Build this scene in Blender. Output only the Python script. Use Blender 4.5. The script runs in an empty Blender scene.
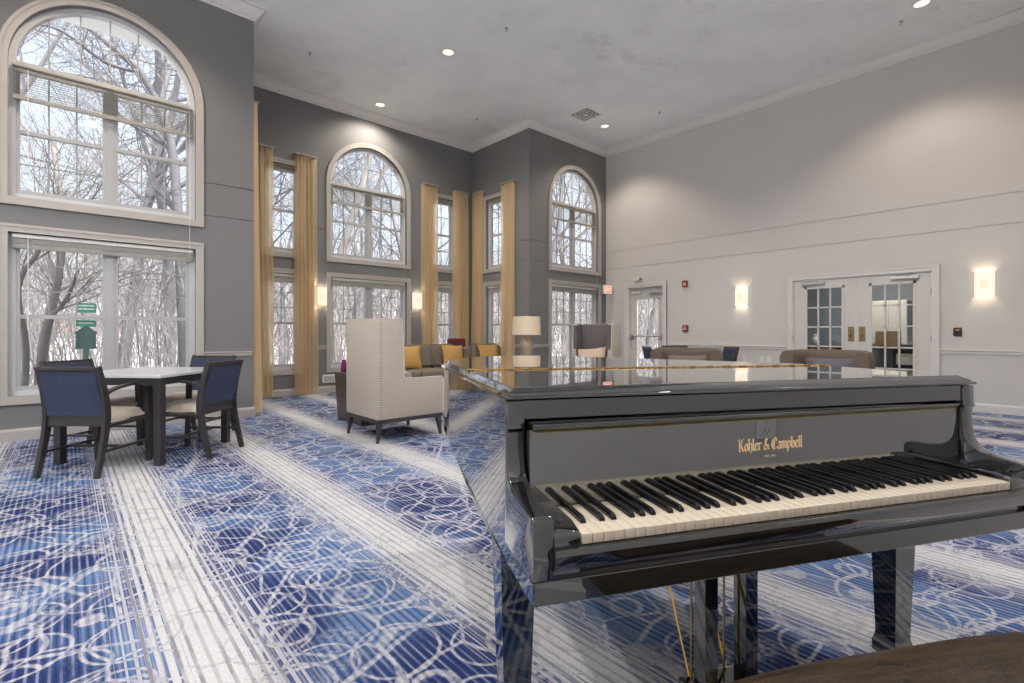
import bpy, bmesh, math, random
from mathutils import Vector, Matrix
from mathutils.geometry import tessellate_polygon
C = bpy.context.scene.collection
PI = math.pi
R = math.radians

# ------------------------------------------------------------------ camera numbers (1024 x 683 frame)
F, TH, Y0, CAMZ = 493.0, 0.73395, 332.2, 1.12
ST, CT = math.sin(TH), math.cos(TH)
# room plan
HC = 5.43                       # ceiling height
YA, YB, XL, XR, XE, YBACK, XWEST = 7.2, 9.08, 1.85, 6.96, 9.5, -0.37, -4.0
G1, G2 = 2.597, 3.01            # grooves in the walls

# ------------------------------------------------------------------ materials
def lin(r, g, b):
    f = lambda c: (c/255/12.92) if c/255 <= .04045 else ((c/255+.055)/1.055)**2.4
    return (f(r), f(g), f(b), 1)

class NT:
    def __init__(s, name):
        s.m = bpy.data.materials.new(name); s.m.use_nodes = True
        s.t = s.m.node_tree; s.n = s.t.nodes; s.l = s.t.links
        s.b = s.n['Principled BSDF']; s.out = s.n['Material Output']
    def put(s, sock, v):
        if isinstance(v, bpy.types.NodeSocket): s.l.new(v, sock)
        else: sock.default_value = v
    def math(s, op, a, b=0.0, c=0.0, clamp=False):
        n = s.n.new('ShaderNodeMath'); n.operation = op; n.use_clamp = clamp
        s.put(n.inputs[0], a); s.put(n.inputs[1], b); s.put(n.inputs[2], c)
        return n.outputs[0]
    def step(s, v, a, b):
        n = s.n.new('ShaderNodeMapRange'); n.interpolation_type = 'SMOOTHSTEP'
        s.put(n.inputs[0], v); s.put(n.inputs[1], a); s.put(n.inputs[2], b)
        return n.outputs[0]
    def mix(s, f, a, b):
        n = s.n.new('ShaderNodeMix'); n.data_type = 'RGBA'
        s.put(n.inputs[0], f); s.put(n.inputs[6], a); s.put(n.inputs[7], b)
        return n.outputs[2]
    def coord(s, which='Object'):
        return s.n.new('ShaderNodeTexCoord').outputs[which]
    def sep(s, v):
        n = s.n.new('ShaderNodeSeparateXYZ'); s.put(n.inputs[0], v); return n.outputs
    def comb(s, x, y, z=0.0):
        n = s.n.new('ShaderNodeCombineXYZ'); s.put(n.inputs[0], x); s.put(n.inputs[1], y); s.put(n.inputs[2], z)
        return n.outputs[0]
    def noise(s, v, scale, detail=2.0, rough=.5, color=False):
        n = s.n.new('ShaderNodeTexNoise'); s.put(n.inputs['Vector'], v)
        n.inputs['Scale'].default_value = scale; n.inputs['Detail'].default_value = detail
        n.inputs['Roughness'].default_value = rough
        return n.outputs['Color' if color else 'Fac']
    def voro(s, v, scale, feat='F1', rnd=1.0, out='Distance'):
        n = s.n.new('ShaderNodeTexVoronoi'); n.feature = feat; s.put(n.inputs['Vector'], v)
        n.inputs['Scale'].default_value = scale; n.inputs['Randomness'].default_value = rnd
        return n.outputs[out]
    def vadd(s, a, b, op='ADD'):
        n = s.n.new('ShaderNodeVectorMath'); n.operation = op; s.put(n.inputs[0], a); s.put(n.inputs[1], b)
        return n.outputs[0]
    def bump(s, h, strength=.2, dist=.01):
        n = s.n.new('ShaderNodeBump'); n.inputs['Strength'].default_value = strength
        n.inputs['Distance'].default_value = dist; s.put(n.inputs['Height'], h)
        s.l.new(n.outputs[0], s.b.inputs['Normal'])
    def base(s, v): s.put(s.b.inputs['Base Color'], v)
    def set(s, **k):
        for a, v in k.items(): s.put(s.b.inputs[a.replace('_', ' ')], v)

def plain(name, col, rough=.5, metal=0., ior=1.5, var=.06, scale=9., bump=0.):
    t = NT(name); v = t.noise(t.coord(), scale, 3)
    c2 = tuple(max(0, x*(1-var)) for x in col[:3]) + (1,); c3 = tuple(x*(1+var) for x in col[:3]) + (1,)
    t.base(t.mix(v, c2, c3)); t.set(Roughness=rough, Metallic=metal, IOR=ior)
    if bump: t.bump(t.noise(t.coord(), scale*22, 2), bump, .004)
    return t.m

def emit(name, col, strength):
    t = NT(name); t.base((col[0]*.5, col[1]*.5, col[2]*.5, 1))
    t.set(Emission_Color=col, Emission_Strength=strength, Roughness=.5)
    return t.m

M = {}
M['grey_paint'] = plain('charcoal_grey_wall_paint', lin(123, 122, 122), .75, var=.03, scale=2., bump=.03)
M['light_paint'] = plain('pale_grey_wall_paint', lin(208, 204, 200), .75, var=.02, scale=2., bump=.03)
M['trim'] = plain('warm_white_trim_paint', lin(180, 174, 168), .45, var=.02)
M['east_trim'] = plain('white_door_trim_paint', lin(218, 214, 210), .45, var=.02)
M['crown'] = plain('off_white_crown_paint', lin(226, 224, 221), .5, var=.02)
M['white_trim'] = plain('white_vinyl_window', lin(208, 208, 210), .4, var=.02)
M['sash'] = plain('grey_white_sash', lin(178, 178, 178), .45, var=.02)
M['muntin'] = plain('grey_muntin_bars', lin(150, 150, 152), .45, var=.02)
M['door_paint'] = plain('off_white_door_paint', lin(212, 207, 202), .45, var=.02)
M['blind'] = plain('aluminium_blind', lin(158, 155, 148), .45, var=.04)
M['plastic'] = plain('white_plastic', lin(228, 226, 220), .4, var=.02)
M['slot'] = plain('dark_slots', lin(40, 38, 38), .6)
M['brass'] = plain('polished_brass', (.62, .42, .16, 1), .22, 1.0, var=.1)
M['old_brass'] = plain('aged_brass', (.30, .24, .13, 1), .35, 1.0, var=.25, scale=30)
M['steel'] = plain('satin_steel', (.55, .55, .54, 1), .35, 1.0)
M['lacquer'] = plain('black_piano_lacquer', (.004, .0043, .0055, 1), 0.03, 0., 1.9, var=.2, scale=3)
b_ = M['lacquer'].node_tree.nodes['Principled BSDF']; b_.inputs['Coat Weight'].default_value = 1.; b_.inputs['Coat Roughness'].default_value = .015; b_.inputs['Coat IOR'].default_value = 1.6
M['fall_lacquer'] = plain('black_fallboard_lacquer', (.005, .0052, .006, 1), .025, 0., 3.05, var=.2, scale=3)
M['ebony'] = plain('ebony_key', (.006, .006, .007, 1), .25, 0., 1.5, var=.2)
M['ivory'] = plain('ivory_key', lin(204, 191, 170), .25, var=.03, scale=30)
M['felt'] = plain('dark_felt', lin(50, 18, 20), .9)
M['gold_leaf'] = plain('gold_leaf_lettering', lin(250, 216, 168), .45, .0, var=.08, scale=60)
M['espresso'] = plain('espresso_stained_wood', lin(58, 54, 55), .32, var=.15, scale=25)
M['navy'] = None
M['vinyl'] = plain('ivory_vinyl_seat', lin(214, 200, 184), .35, var=.04)
M['tabletop'] = plain('white_laminate_tabletop', lin(214, 214, 216), .12, var=.02)
M['dark_wood'] = plain('dark_veneer', lin(70, 62, 58), .35, var=.15, scale=12)
M['grey_fabric'] = plain('grey_upholstery', lin(104, 98, 98), .85, var=.1, scale=80, bump=.2)
M['taupe_fabric'] = plain('taupe_sofa_fabric', lin(122, 110, 98), .85, var=.1, scale=80, bump=.2)
M['brown_fabric'] = plain('brown_chair_fabric', lin(104, 91, 81), .85, var=.1, scale=80, bump=.2)
M['burgundy'] = plain('burgundy_upholstery', lin(94, 32, 46), .7, var=.1, scale=60)
M['gold_pillow'] = plain('mustard_gold_velvet', lin(186, 144, 80), .75, var=.12, scale=14, bump=.1)
M['beige_pillow'] = plain('beige_pillow_cloth', lin(204, 180, 158), .8, var=.1, scale=16, bump=.1)
M['mauve_pillow'] = plain('grey_mauve_pillow_cloth', lin(118, 106, 102), .8, var=.1, scale=16)
M['blue_pillow'] = plain('slate_blue_pillow_cloth', lin(100, 98, 108), .8, var=.1, scale=16)
M['silver_pillow'] = plain('silver_white_pillow_cloth', lin(208, 206, 204), .6, var=.2, scale=30)
M['piping'] = plain('white_piping', lin(206, 202, 198), .6)
M['shade'] = plain('linen_lamp_shade', lin(226, 206, 178), .85, var=.08, scale=60)
M['ceramic'] = plain('champagne_ceramic', lin(176, 160, 138), .15, .35, var=.15, scale=5)
M['magenta'] = plain('magenta_glass', lin(128, 30, 88), .2)
M['red'] = plain('fire_alarm_red', lin(150, 40, 40), .4)
M['black'] = plain('black_plastic', lin(28, 28, 30), .4)
M['green_sign'] = plain('green_sign_paint', lin(70, 140, 120), .5)
M['dull_green'] = plain('weathered_green_sign', lin(112, 144, 142), .6, var=.12)
M['white_mark'] = plain('white_sign_print', lin(225, 235, 230), .6)
M['cardboard'] = plain('cardboard', lin(200, 165, 120), .8, var=.08)
M['cream'] = plain('cream_laminate', lin(214, 208, 196), .5)
M['blue_grey'] = plain('blue_grey_wall_paint', lin(132, 138, 144), .8, var=.03)
M['brick'] = plain('faded_red_brick', lin(196, 156, 146), .9, var=.2, scale=4)
M['glow'] = emit('frosted_sconce_glass', (1, .88, .72, 1), .64)
M['frost'] = emit('frosted_inner_panel', (1, .80, .60, 1), .62)
M['lamp_glow'] = emit('downlight_lens', (1, .88, .70, 1), 1.1)
M['exit_red'] = emit('exit_sign_red', (.9, .18, .10, 1), .75)
M['exit_cream'] = emit('exit_sign_cream', (1, .86, .72, 1), .45)
M['exit_white'] = emit('exit_sign_letters', (1, .82, .70, 1), 1.0)

def mk_navy():
    t = NT('navy_striped_chair_fabric'); x = t.sep(t.coord())
    n = t.noise(t.comb(t.math('MULTIPLY', x[1], 240.), t.math('MULTIPLY', x[2], 6.)), 1., 2)
    t.base(t.mix(n, lin(30, 36, 58), lin(70, 80, 108))); t.set(Roughness=.8); return t.m
M['navy'] = mk_navy()

def mk_zig():
    t = NT('tan_zigzag_upholstery'); x = t.sep(t.coord())
    h = t.math('ADD', x[0], x[1])
    tri = t.math('PINGPONG', h, .018)
    v = t.math('FRACT', t.math('DIVIDE', t.math('ADD', x[2], tri), .024))
    k = t.step(t.math('ABSOLUTE', t.math('SUBTRACT', v, .5)), .18, .3)
    n = t.noise(t.coord(), 60, 2)
    t.base(t.mix(t.math('MULTIPLY', k, t.math('ADD', .45, t.math('MULTIPLY', n, .6))), lin(164, 150, 134), lin(206, 199, 188)))
    t.set(Roughness=.8); return t.m
M['zigzag'] = mk_zig()

def mk_ceiling():
    t = NT('stippled_ceiling_paint'); c = t.coord()
    big = t.noise(c, .9, 6, .65); fine = t.noise(c, 26, 3)
    f = t.math('ADD', t.math('MULTIPLY', t.step(big, .35, .75), .75), t.math('MULTIPLY', fine, .25))
    sm = t.math('MULTIPLY', t.step(t.noise(c, .55, 4, .7), .52, .68), t.step(t.noise(c, 3.2, 5, .7), .45, .65))
    t.base(t.mix(t.math('MULTIPLY', sm, .5), t.mix(f, lin(248, 250, 250), lin(232, 235, 235)), lin(206, 206, 204))); t.set(Roughness=.9)
    t.bump(fine, .25, .01); return t.m
M['ceiling'] = mk_ceiling()

def mk_leather():
    t = NT('worn_brown_leather'); c = t.coord(); x = t.sep(c)
    grain = t.noise(t.comb(t.math('MULTIPLY', x[0], 5.), t.math('MULTIPLY', x[1], 40.)), 1.2, 5, .65)
    sp = t.noise(c, 130, 3)
    k = t.math('ADD', t.math('MULTIPLY', grain, .6), t.math('MULTIPLY', sp, .4))
    t.base(t.mix(t.step(k, .3, .7), lin(18, 13, 10), lin(74, 56, 36))); t.set(Roughness=.45, Specular_IOR_Level=.22)
    t.bump(sp, .25, .004); return t.m
M['leather'] = mk_leather()

def mk_bark(name, a, b):
    t = NT(name); x = t.sep(t.coord())
    n = t.noise(t.comb(t.math('MULTIPLY', x[0], 9.), t.math('MULTIPLY', x[1], 9.), t.math('MULTIPLY', x[2], 1.6)), 1.3, 4, .6)
    t.base(t.mix(n, a, b)); t.set(Roughness=.95); return t.m
M['bark'] = mk_bark('grey_bark', lin(88, 86, 90), lin(130, 128, 131))
M['bark_pale'] = mk_bark('pale_tan_bark', lin(108, 103, 100), lin(156, 150, 146))
M['twig'] = mk_bark('brush_twigs', lin(112, 108, 108), lin(160, 155, 154))
M['far_twig'] = mk_bark('distant_twigs', lin(170, 164, 168), lin(212, 206, 206))

def mk_ground():
    t = NT('whitened_leaf_litter'); c = t.coord()  # litter whitened in colour so the ground bounces more light indoors
    n = t.noise(c, 1.5, 6, .7); k = t.noise(c, .25, 3)
    t.base(t.mix(n, lin(196, 186, 178), t.mix(k, lin(228, 224, 220), lin(242, 243, 246)))); t.set(Roughness=1.)
    return t.m
M['litter'] = mk_ground()

def mk_glass():
    t = NT('clear_window_glass'); tr = t.n.new('ShaderNodeBsdfTransparent'); tr.inputs[0].default_value = (.985, .992, .99, 1)
    gl = t.n.new('ShaderNodeBsdfGlossy'); gl.inputs['Roughness'].default_value = .01
    fr = t.n.new('ShaderNodeLayerWeight')           # facing is the same on both faces of the pane
    mx = t.n.new('ShaderNodeMixShader'); t.l.new(t.math('MULTIPLY_ADD', t.math('POWER', fr.outputs['Facing'], 5.), .6, .015), mx.inputs[0])
    t.l.new(tr.outputs[0], mx.inputs[1]); t.l.new(gl.outputs[0], mx.inputs[2]); t.l.new(mx.outputs[0], t.out.inputs[0])
    return t.m
M['glass'] = mk_glass()

def mk_curtain():
    t = NT('golden_sheer_curtain'); x = t.sep(t.coord())
    n = t.noise(t.comb(t.math('MULTIPLY', x[0], 60.), t.math('MULTIPLY', x[2], 1.5)), 1., 3)
    col = t.mix(n, lin(250, 229, 190), lin(254, 247, 232))
    di = t.n.new('ShaderNodeBsdfDiffuse'); tl = t.n.new('ShaderNodeBsdfTranslucent'); tr = t.n.new('ShaderNodeBsdfTransparent')
    t.put(di.inputs[0], col); t.put(tl.inputs[0], col); tr.inputs[0].default_value = (1, .93, .80, 1)
    m1 = t.n.new('ShaderNodeMixShader'); m1.inputs[0].default_value = .60
    t.l.new(di.outputs[0], m1.inputs[1]); t.l.new(tl.outputs[0], m1.inputs[2])
    m2 = t.n.new('ShaderNodeMixShader'); m2.inputs[0].default_value = .38
    t.l.new(m1.outputs[0], m2.inputs[1]); t.l.new(tr.outputs[0], m2.inputs[2]); t.l.new(m2.outputs[0], t.out.inputs[0])
    return t.m
M['curtain'] = mk_curtain()

def mk_carpet():
    t = NT('blue_and_silver_patterned_carpet'); c = t.coord(); x = t.sep(c); X, Y = x[0], x[1]
    wob = t.noise(t.comb(t.math('MULTIPLY', X, 2.2), t.math('MULTIPLY', Y, .8)), 1., 3)
    ph = t.math('DIVIDE', t.math('SUBTRACT', X, .37), .95)
    d = t.math('ABSOLUTE', t.math('SUBTRACT', t.math('FRACT', t.math('ADD', ph, .5)), .5))
    # stripes running along Y
    s1 = t.math('DIVIDE', X, .029); tri = t.math('MULTIPLY', t.math('PINGPONG', s1, .5), 2.)
    idn = t.n.new('ShaderNodeTexWhiteNoise'); idn.noise_dimensions = '1D'; t.put(idn.inputs['W'], t.math('FLOOR', s1)); rnd = idn.outputs['Value']
    brk = t.noise(t.comb(t.math('MULTIPLY', t.math('FLOOR', s1), 3.7), t.math('MULTIPLY', Y, 4.)), 1., 3)
    edge = t.math('ADD', t.math('ADD', d, t.math('MULTIPLY', t.math('SUBTRACT', tri, .5), .24)), t.math('MULTIPLY', t.math('SUBTRACT', wob, .5), .16))
    blue = t.step(edge, .155, .185)
    # network of arcs and lines
    dv = t.n.new('ShaderNodeVectorMath'); dv.operation = 'MULTIPLY_ADD'
    t.put(dv.inputs[0], t.noise(c, 3.4, 1, .5, True)); dv.inputs[1].default_value = (.16, .16, 0); t.put(dv.inputs[2], c)
    fz = t.math('MULTIPLY', t.math('SUBTRACT', t.noise(c, 60, 4, .8), .5), .05)
    e1 = t.step(t.math('ADD', t.voro(dv.outputs[0], 3.9, 'DISTANCE_TO_EDGE', .9), fz), .036, .016)
    f1 = t.voro(c, 3.7, 'F1', .5)
    r1 = t.step(t.math('ADD', t.math('ABSOLUTE', t.math('SUBTRACT', f1, .46)), fz), .030, .012)
    f2 = t.voro(t.vadd(c, (3.7, 1.9, 0)), 2.9, 'F1', .5)
    r2 = t.step(t.math('ADD', t.math('ABSOLUTE', t.math('SUBTRACT', f2, .44)), fz), .026, .010)
    e2 = t.step(t.math('ADD', t.voro(t.vadd(c, (7.1, 4.2, 0)), 1.7, 'DISTANCE_TO_EDGE', 1.), fz), .022, .010)
    wear = t.step(t.noise(c, 9, 6, .75), .38, .56)
    net = t.math('MAXIMUM', t.math('MAXIMUM', e1, r1), t.math('MAXIMUM', r2, e2))
    net = t.math('MULTIPLY', net, t.math('MULTIPLY', t.math('ADD', .45, t.math('MULTIPLY', wear, .5)), t.math('ADD', .62, t.math('MULTIPLY', t.step(tri, .25, .7), .38))))
    sp = t.math('MULTIPLY', t.step(t.noise(c, 2.3, 3, .6), .52, .66), t.step(t.noise(c, 34, 4, .8), .46, .58))
    net = t.math('MAXIMUM', net, t.math('MULTIPLY', sp, .8))
    fib = t.noise(c, 240, 2, .6); fib2 = t.noise(c, 90, 3, .7)
    blot = t.math('ADD', t.noise(c, 1.3, 2, .5), t.math('MULTIPLY', t.math('SUBTRACT', fib2, .5), .25))
    bl = t.mix(t.step(blot, .44, .60), lin(42, 58, 108), lin(98, 128, 170))
    thin = t.math('MULTIPLY', t.step(tri, .66, .80), t.math('ADD', .12, t.math('MULTIPLY', t.step(brk, .36, .60), .58)))
    dark = t.math('MULTIPLY', t.step(tri, .42, .12), .6)
    bl = t.mix(dark, bl, lin(30, 42, 84))
    bl = t.mix(thin, bl, lin(158, 162, 182))
    bl = t.mix(net, bl, lin(200, 198, 204))
    # silver bands
    tone = t.noise(c, 2., 4, .6)
    sv = t.mix(t.step(d, .08, .22), t.mix(tone, lin(220, 219, 218), lin(198, 196, 197)), lin(186, 185, 192))
    s2 = t.math('MULTIPLY', t.math('PINGPONG', t.math('DIVIDE', X, .0405), .5), 2.)
    sl = t.math('MULTIPLY', t.step(s2, .42, .2), t.math('ADD', .38, t.math('MULTIPLY', t.step(t.math('ADD', brk, t.math('MULTIPLY', t.math('SUBTRACT', d, .1), 1.4)), .38, .62), .50)))
    sv = t.mix(sl, sv, lin(130, 128, 136))
    ar = t.math('MULTIPLY', t.math('MULTIPLY', t.math('MAXIMUM', r1, r2), t.step(wear, .3, .8)), .34)
    sv = t.mix(ar, sv, lin(136, 132, 134))
    col = t.mix(blue, sv, bl)
    sh = t.math('ADD', t.math('MULTIPLY', t.step(fib, .35, .65), .12), t.math('MULTIPLY', t.step(fib2, .40, .66), .16))
    t.base(t.mix(sh, col, lin(58, 58, 70)))
    t.set(Roughness=1.); t.b.inputs['Specular IOR Level'].default_value = .1
    t.bump(fib2, .4, .006); return t.m
M['carpet'] = mk_carpet()

# ------------------------------------------------------------------ mesh builder
class MB:
    def __init__(s): s.bm = bmesh.new()
    def box(s, x0, x1, y0, y1, z0, z1, mat=None, bev=0, seg=2):
        b = bmesh.new(); bmesh.ops.create_cube(b, size=1)
        for v in b.verts: v.co = Vector((x0+(v.co.x+.5)*(x1-x0), y0+(v.co.y+.5)*(y1-y0), z0+(v.co.z+.5)*(z1-z0)))
        if bev: bmesh.ops.bevel(b, geom=b.edges[:], offset=bev, segments=seg, profile=.5, affect='EDGES')
        return s.add(b, mat)
    def add(s, b, mat=None):
        if mat is not None: bmesh.ops.transform(b, matrix=mat, verts=b.verts)
        me = bpy.data.meshes.new('tmp'); b.to_mesh(me); b.free(); s.bm.from_mesh(me); bpy.data.meshes.remove(me); return s
    def face(s, pts):
        vs = [s.bm.verts.new(p) for p in pts]; return s.bm.faces.new(vs)
    def prism(s, poly, a0, a1, plane='xz', bev=0):
        """polygon extruded: plane 'xz' along y, 'yz' along x, 'xy' along z"""
        b = bmesh.new()
        f = {'xz': lambda p, a: (p[0], a, p[1]), 'yz': lambda p, a: (a, p[0], p[1]), 'xy': lambda p, a: (p[0], p[1], a)}[plane]
        v0 = [b.verts.new(f(p, a0)) for p in poly]; v1 = [b.verts.new(f(p, a1)) for p in poly]; n = len(poly)
        b.faces.new(v0); b.faces.new(v1[::-1])
        for i in range(n): b.faces.new((v0[i], v1[i], v1[(i+1) % n], v0[(i+1) % n]))
        bmesh.ops.recalc_face_normals(b, faces=b.faces)
        if bev:
            ed = [e for e in b.edges if len(e.link_faces) == 2 and e.calc_face_angle(0) > .5]
            bmesh.ops.bevel(b, geom=ed, offset=bev, segments=2, profile=.5, affect='EDGES')
        return s.add(b)
    def tube(s, pts, rad, n=8, cap=True):
        pts = [Vector(p) for p in pts]; rs = rad if isinstance(rad, (list, tuple)) else [rad]*len(pts)
        rings = []; up = Vector((.123, .31, .94)).normalized()
        for i, p in enumerate(pts):
            d = (pts[min(i+1, len(pts)-1)]-pts[max(i-1, 0)]).normalized()
            a = d.cross(up)
            if a.length < 1e-3: a = d.cross(Vector((1, 0, 0)))
            a.normalize(); b = d.cross(a)
            rings.append([s.bm.verts.new(p+(a*math.cos(2*PI*k/n)+b*math.sin(2*PI*k/n))*rs[i]) for k in range(n)])
        for i in range(len(rings)-1):
            for k in range(n): s.bm.faces.new((rings[i][k], rings[i][(k+1) % n], rings[i+1][(k+1) % n], rings[i+1][k]))
        if cap: s.bm.faces.new(rings[0][::-1]); s.bm.faces.new(rings[-1])
        return s
    def bar(s, p0, p1, w0, w1=None, d0=None, d1=None, up=(0, 1, 0)):
        """tapered four-sided bar"""
        p0, p1 = Vector(p0), Vector(p1); w1 = w1 or w0; d0 = d0 or w0; d1 = d1 or d0*(w1/w0)
        d = (p1-p0).normalized(); a = d.cross(Vector(up)).normalized(); b = d.cross(a)
        q = lambda p, w, h: [s.bm.verts.new(p+a*x*w/2+b*y*h/2) for x, y in ((-1, -1), (1, -1), (1, 1), (-1, 1))]
        A, B = q(p0, w0, d0), q(p1, w1, d1)
        s.bm.faces.new(A[::-1]); s.bm.faces.new(B)
        for i in range(4): s.bm.faces.new((A[i], A[(i+1) % 4], B[(i+1) % 4], B[i]))
        return s
    def strip(s, pts, half, wdir, thick=None):
        """ribbon of rectangular section along a polyline; half = half width along wdir, thick = other size (list ok)"""
        pts = [Vector(p) for p in pts]; w = Vector(wdir).normalized(); rings = []
        th = thick if isinstance(thick, (list, tuple)) else [thick]*len(pts)
        hf = half if isinstance(half, (list, tuple)) else [half]*len(pts)
        for i, p in enumerate(pts):
            d = (pts[min(i+1, len(pts)-1)]-pts[max(i-1, 0)]).normalized(); u = d.cross(w).normalized()
            rings.append([s.bm.verts.new(p+w*a*hf[i]+u*b*th[i]/2) for a, b in ((-1, -1), (1, -1), (1, 1), (-1, 1))])
        for i in range(len(rings)-1):
            for k in range(4): s.bm.faces.new((rings[i][k], rings[i][(k+1) % 4], rings[i+1][(k+1) % 4], rings[i+1][k]))
        s.bm.faces.new(rings[0][::-1]); s.bm.faces.new(rings[-1]); return s
    def lathe(s, prof, n=24, at=(0, 0, 0), cap=True):
        rings = [[s.bm.verts.new((at[0]+r*math.cos(2*PI*k/n), at[1]+r*math.sin(2*PI*k/n), at[2]+z)) for k in range(n)] for r, z in prof]
        for i in range(len(rings)-1):
            for k in range(n): s.bm.faces.new((rings[i][k], rings[i][(k+1) % n], rings[i+1][(k+1) % n], rings[i+1][k]))
        if cap: s.bm.faces.new(rings[0][::-1]); s.bm.faces.new(rings[-1])
        return s
    def loops(s, loops, cap0=True, cap1=True):
        L = [[s.bm.verts.new(p) for p in lp] for lp in loops]; n = len(L[0])
        for i in range(len(L)-1):
            for k in range(n): s.bm.faces.new((L[i][k], L[i][(k+1) % n], L[i+1][(k+1) % n], L[i+1][k]))
        if cap0: s.bm.faces.new(L[0][::-1])
        if cap1: s.bm.faces.new(L[-1])
        return s
    def build(s, name, mat, parent=None, smooth=None, loc=None, rz=0):
        bmesh.ops.recalc_face_normals(s.bm, faces=s.bm.faces)
        me = bpy.data.meshes.new(name); s.bm.to_mesh(me); s.bm.free()
        me.materials.append(M[mat] if isinstance(mat, str) else mat)
        if smooth:
            me.polygons.foreach_set('use_smooth', [True]*len(me.polygons))
            try: me.set_sharp_from_angle(angle=R(smooth))
            except Exception: pass
        o = bpy.data.objects.new(name, me); C.objects.link(o)
        if parent: o.parent = parent
        if loc: o.location = loc
        if rz: o.rotation_euler.z = rz
        return o

def tag(o, label=None, cat=None, group=None, kind=None):
    if label: o['label'] = label
    if cat: o['category'] = cat
    if group: o['group'] = group
    if kind: o['kind'] = kind
    return o
def thing(name, label, cat, loc=(0, 0, 0), rz=0., group=None, kind=None):
    o = bpy.data.objects.new(name, None); C.objects.link(o); o.location = loc; o.rotation_euler.z = rz
    o.empty_display_size = .1
    return tag(o, label, cat, group, kind)
def struct(o): o['kind'] = 'structure'; return o
def dup(root, loc, rz, label=None, group=None):
    def cp(o, par):
        c = o.copy(); C.objects.link(c)
        if par: c.parent = par
        for ch in list(o.children): cp(ch, c)
        return c
    r = cp(root, None); r.location = loc; r.rotation_euler.z = rz
    if label: r['label'] = label
    if group: r['group'] = group
    return r
def mat_at(loc=(0, 0, 0), rx=0, ry=0, rz=0):
    return Matrix.Translation(loc) @ Matrix.Rotation(rz, 4, 'Z') @ Matrix.Rotation(ry, 4, 'Y') @ Matrix.Rotation(rx, 4, 'X')
def at(px, py, Y):
    """where the photograph's pixel meets the plane of that Y"""
    u, v = (px-512)/F, (py-Y0)/F; dep = Y/(CT-u*ST)
    return Vector((dep*(ST+u*CT), Y, CAMZ-v*dep))

# ------------------------------------------------------------------ room shell
AW = {'A': ((0, YA, 0), 0.), 'B': ((0, YB, 0), 0.), 'C': ((XR, 0, 0), -PI/2), 'L': ((XL, 0, 0), PI/2), 'W': ((XWEST, 0, 0), PI/2), 'E': ((XE, 0, 0), -PI/2)}
TW = .16
def arch(u0, u1, z0, zs, n=28):
    r = (u1-u0)/2; c = (u0+u1)/2
    return [(u0, z0), (u1, z0)] + [(c+r*math.cos(PI*i/n), zs+r*math.sin(PI*i/n)) for i in range(n+1)]
def rect(u0, u1, z0, z1): return [(u0, z0), (u1, z0), (u1, z1), (u0, z1)]
def wall(name, fr, u0, u1, holes, mat, grooves=True, z1=HC, t=TW, ext=(0, 0)):
    bm = bmesh.new(); out = rect(u0, u1, 0, z1); polys = [out]+holes
    def layer(d, o):
        P = [[Vector((p[0], d, p[1])) for p in q] for q in [o]+holes]
        flat = [v for q in P for v in q]; vs = [bm.verts.new(v) for v in flat]
        fs = [bm.faces.new([vs[i] for i in tri]) for tri in tessellate_polygon(P)]
        idx = []; k = 0
        for q in P: idx.append(vs[k:k+len(q)]); k += len(q)
        return idx, fs
    a, fa = layer(0, out); b, fb = layer(t, rect(u0+ext[0], u1+ext[1], 0, z1))
    for q0, q1 in zip(a, b):
        n = len(q0)
        for i in range(n): bm.faces.new((q0[i], q0[(i+1) % n], q1[(i+1) % n], q1[i]))
    if grooves:
        for z in (G1-.005, G1+.005, G2-.005, G2+.005):
            fs = [f for f in bm.faces if all(abs(v.co.y) < 1e-5 for v in f.verts)]
            geom = fs + list({e for f in fs for e in f.edges}) + list({v for f in fs for v in f.verts})
            bmesh.ops.bisect_plane(bm, geom=geom, plane_co=(0, 0, z), plane_no=(0, 0, 1))
        fs = [f for f in bm.faces if all(abs(v.co.y) < 1e-5 for v in f.verts) and any(abs(f.calc_center_median().z-g) < .0055 for g in (G1, G2))]
        if fs:
            r = bmesh.ops.extrude_face_region(bm, geom=fs)
            bmesh.ops.translate(bm, vec=(0, .014, 0), verts=[v for v in r['geom'] if isinstance(v, bmesh.types.BMVert)])
            bmesh.ops.delete(bm, geom=fs, context='FACES')
    bmesh.ops.recalc_face_normals(bm, faces=bm.faces)
    me = bpy.data.meshes.new(name); bm.to_mesh(me); bm.free(); me.materials.append(M[mat])
    o = bpy.data.objects.new(name, me); C.objects.link(o); o.location = fr[0]; o.rotation_euler.z = fr[1]
    return struct(o)

ZU0, ZUS, ZL0, ZL1, ZN1, CAS = 2.515, 3.93, .454, 2.154, 4.064, .08
WA, WB, WD = (-.454, 1.190), (3.634, 5.244), (7.61, 9.21)     # wide openings on A, B, D
NBL, NBR, NC, NL = (2.50, 3.10), (5.87, 6.47), (-8.58, -7.98), (7.98, 8.58)
def wide(w): return [arch(w[0], w[1], ZU0, ZUS), rect(w[0], w[1], ZL0, ZL1)]
def slim(w): return [rect(w[0], w[1], ZU0, ZN1), rect(w[0], w[1], ZL0, ZL1)]
WA0 = (-3.3, -1.656)  # added unseen window pair, brings extra daylight indoors
wall('wall_north', AW['A'], XWEST, XL, wide(WA0)+wide(WA), 'grey_paint', ext=(0, -TW))
wall('wall_bay', AW['B'], XL, XR, slim(NBL)+wide(WB)+slim(NBR), 'grey_paint', ext=(-TW, TW))
wall('wall_bay_right', AW['C'], -YB, -YA, slim(NC), 'grey_paint', ext=(0, -TW))
wall('wall_bay_left', AW['L'], YA, YB, slim(NL), 'grey_paint', ext=(TW, 0))
wall('wall_north_right', AW['A'], XR, XE, wide(WD), 'grey_paint', ext=(TW, 0))
D1 = (-6.58, -5.68, 2.13)       # single door opening on E (u = -Y)
D2 = (-3.14, -1.25, 2.03)       # double door opening
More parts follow.
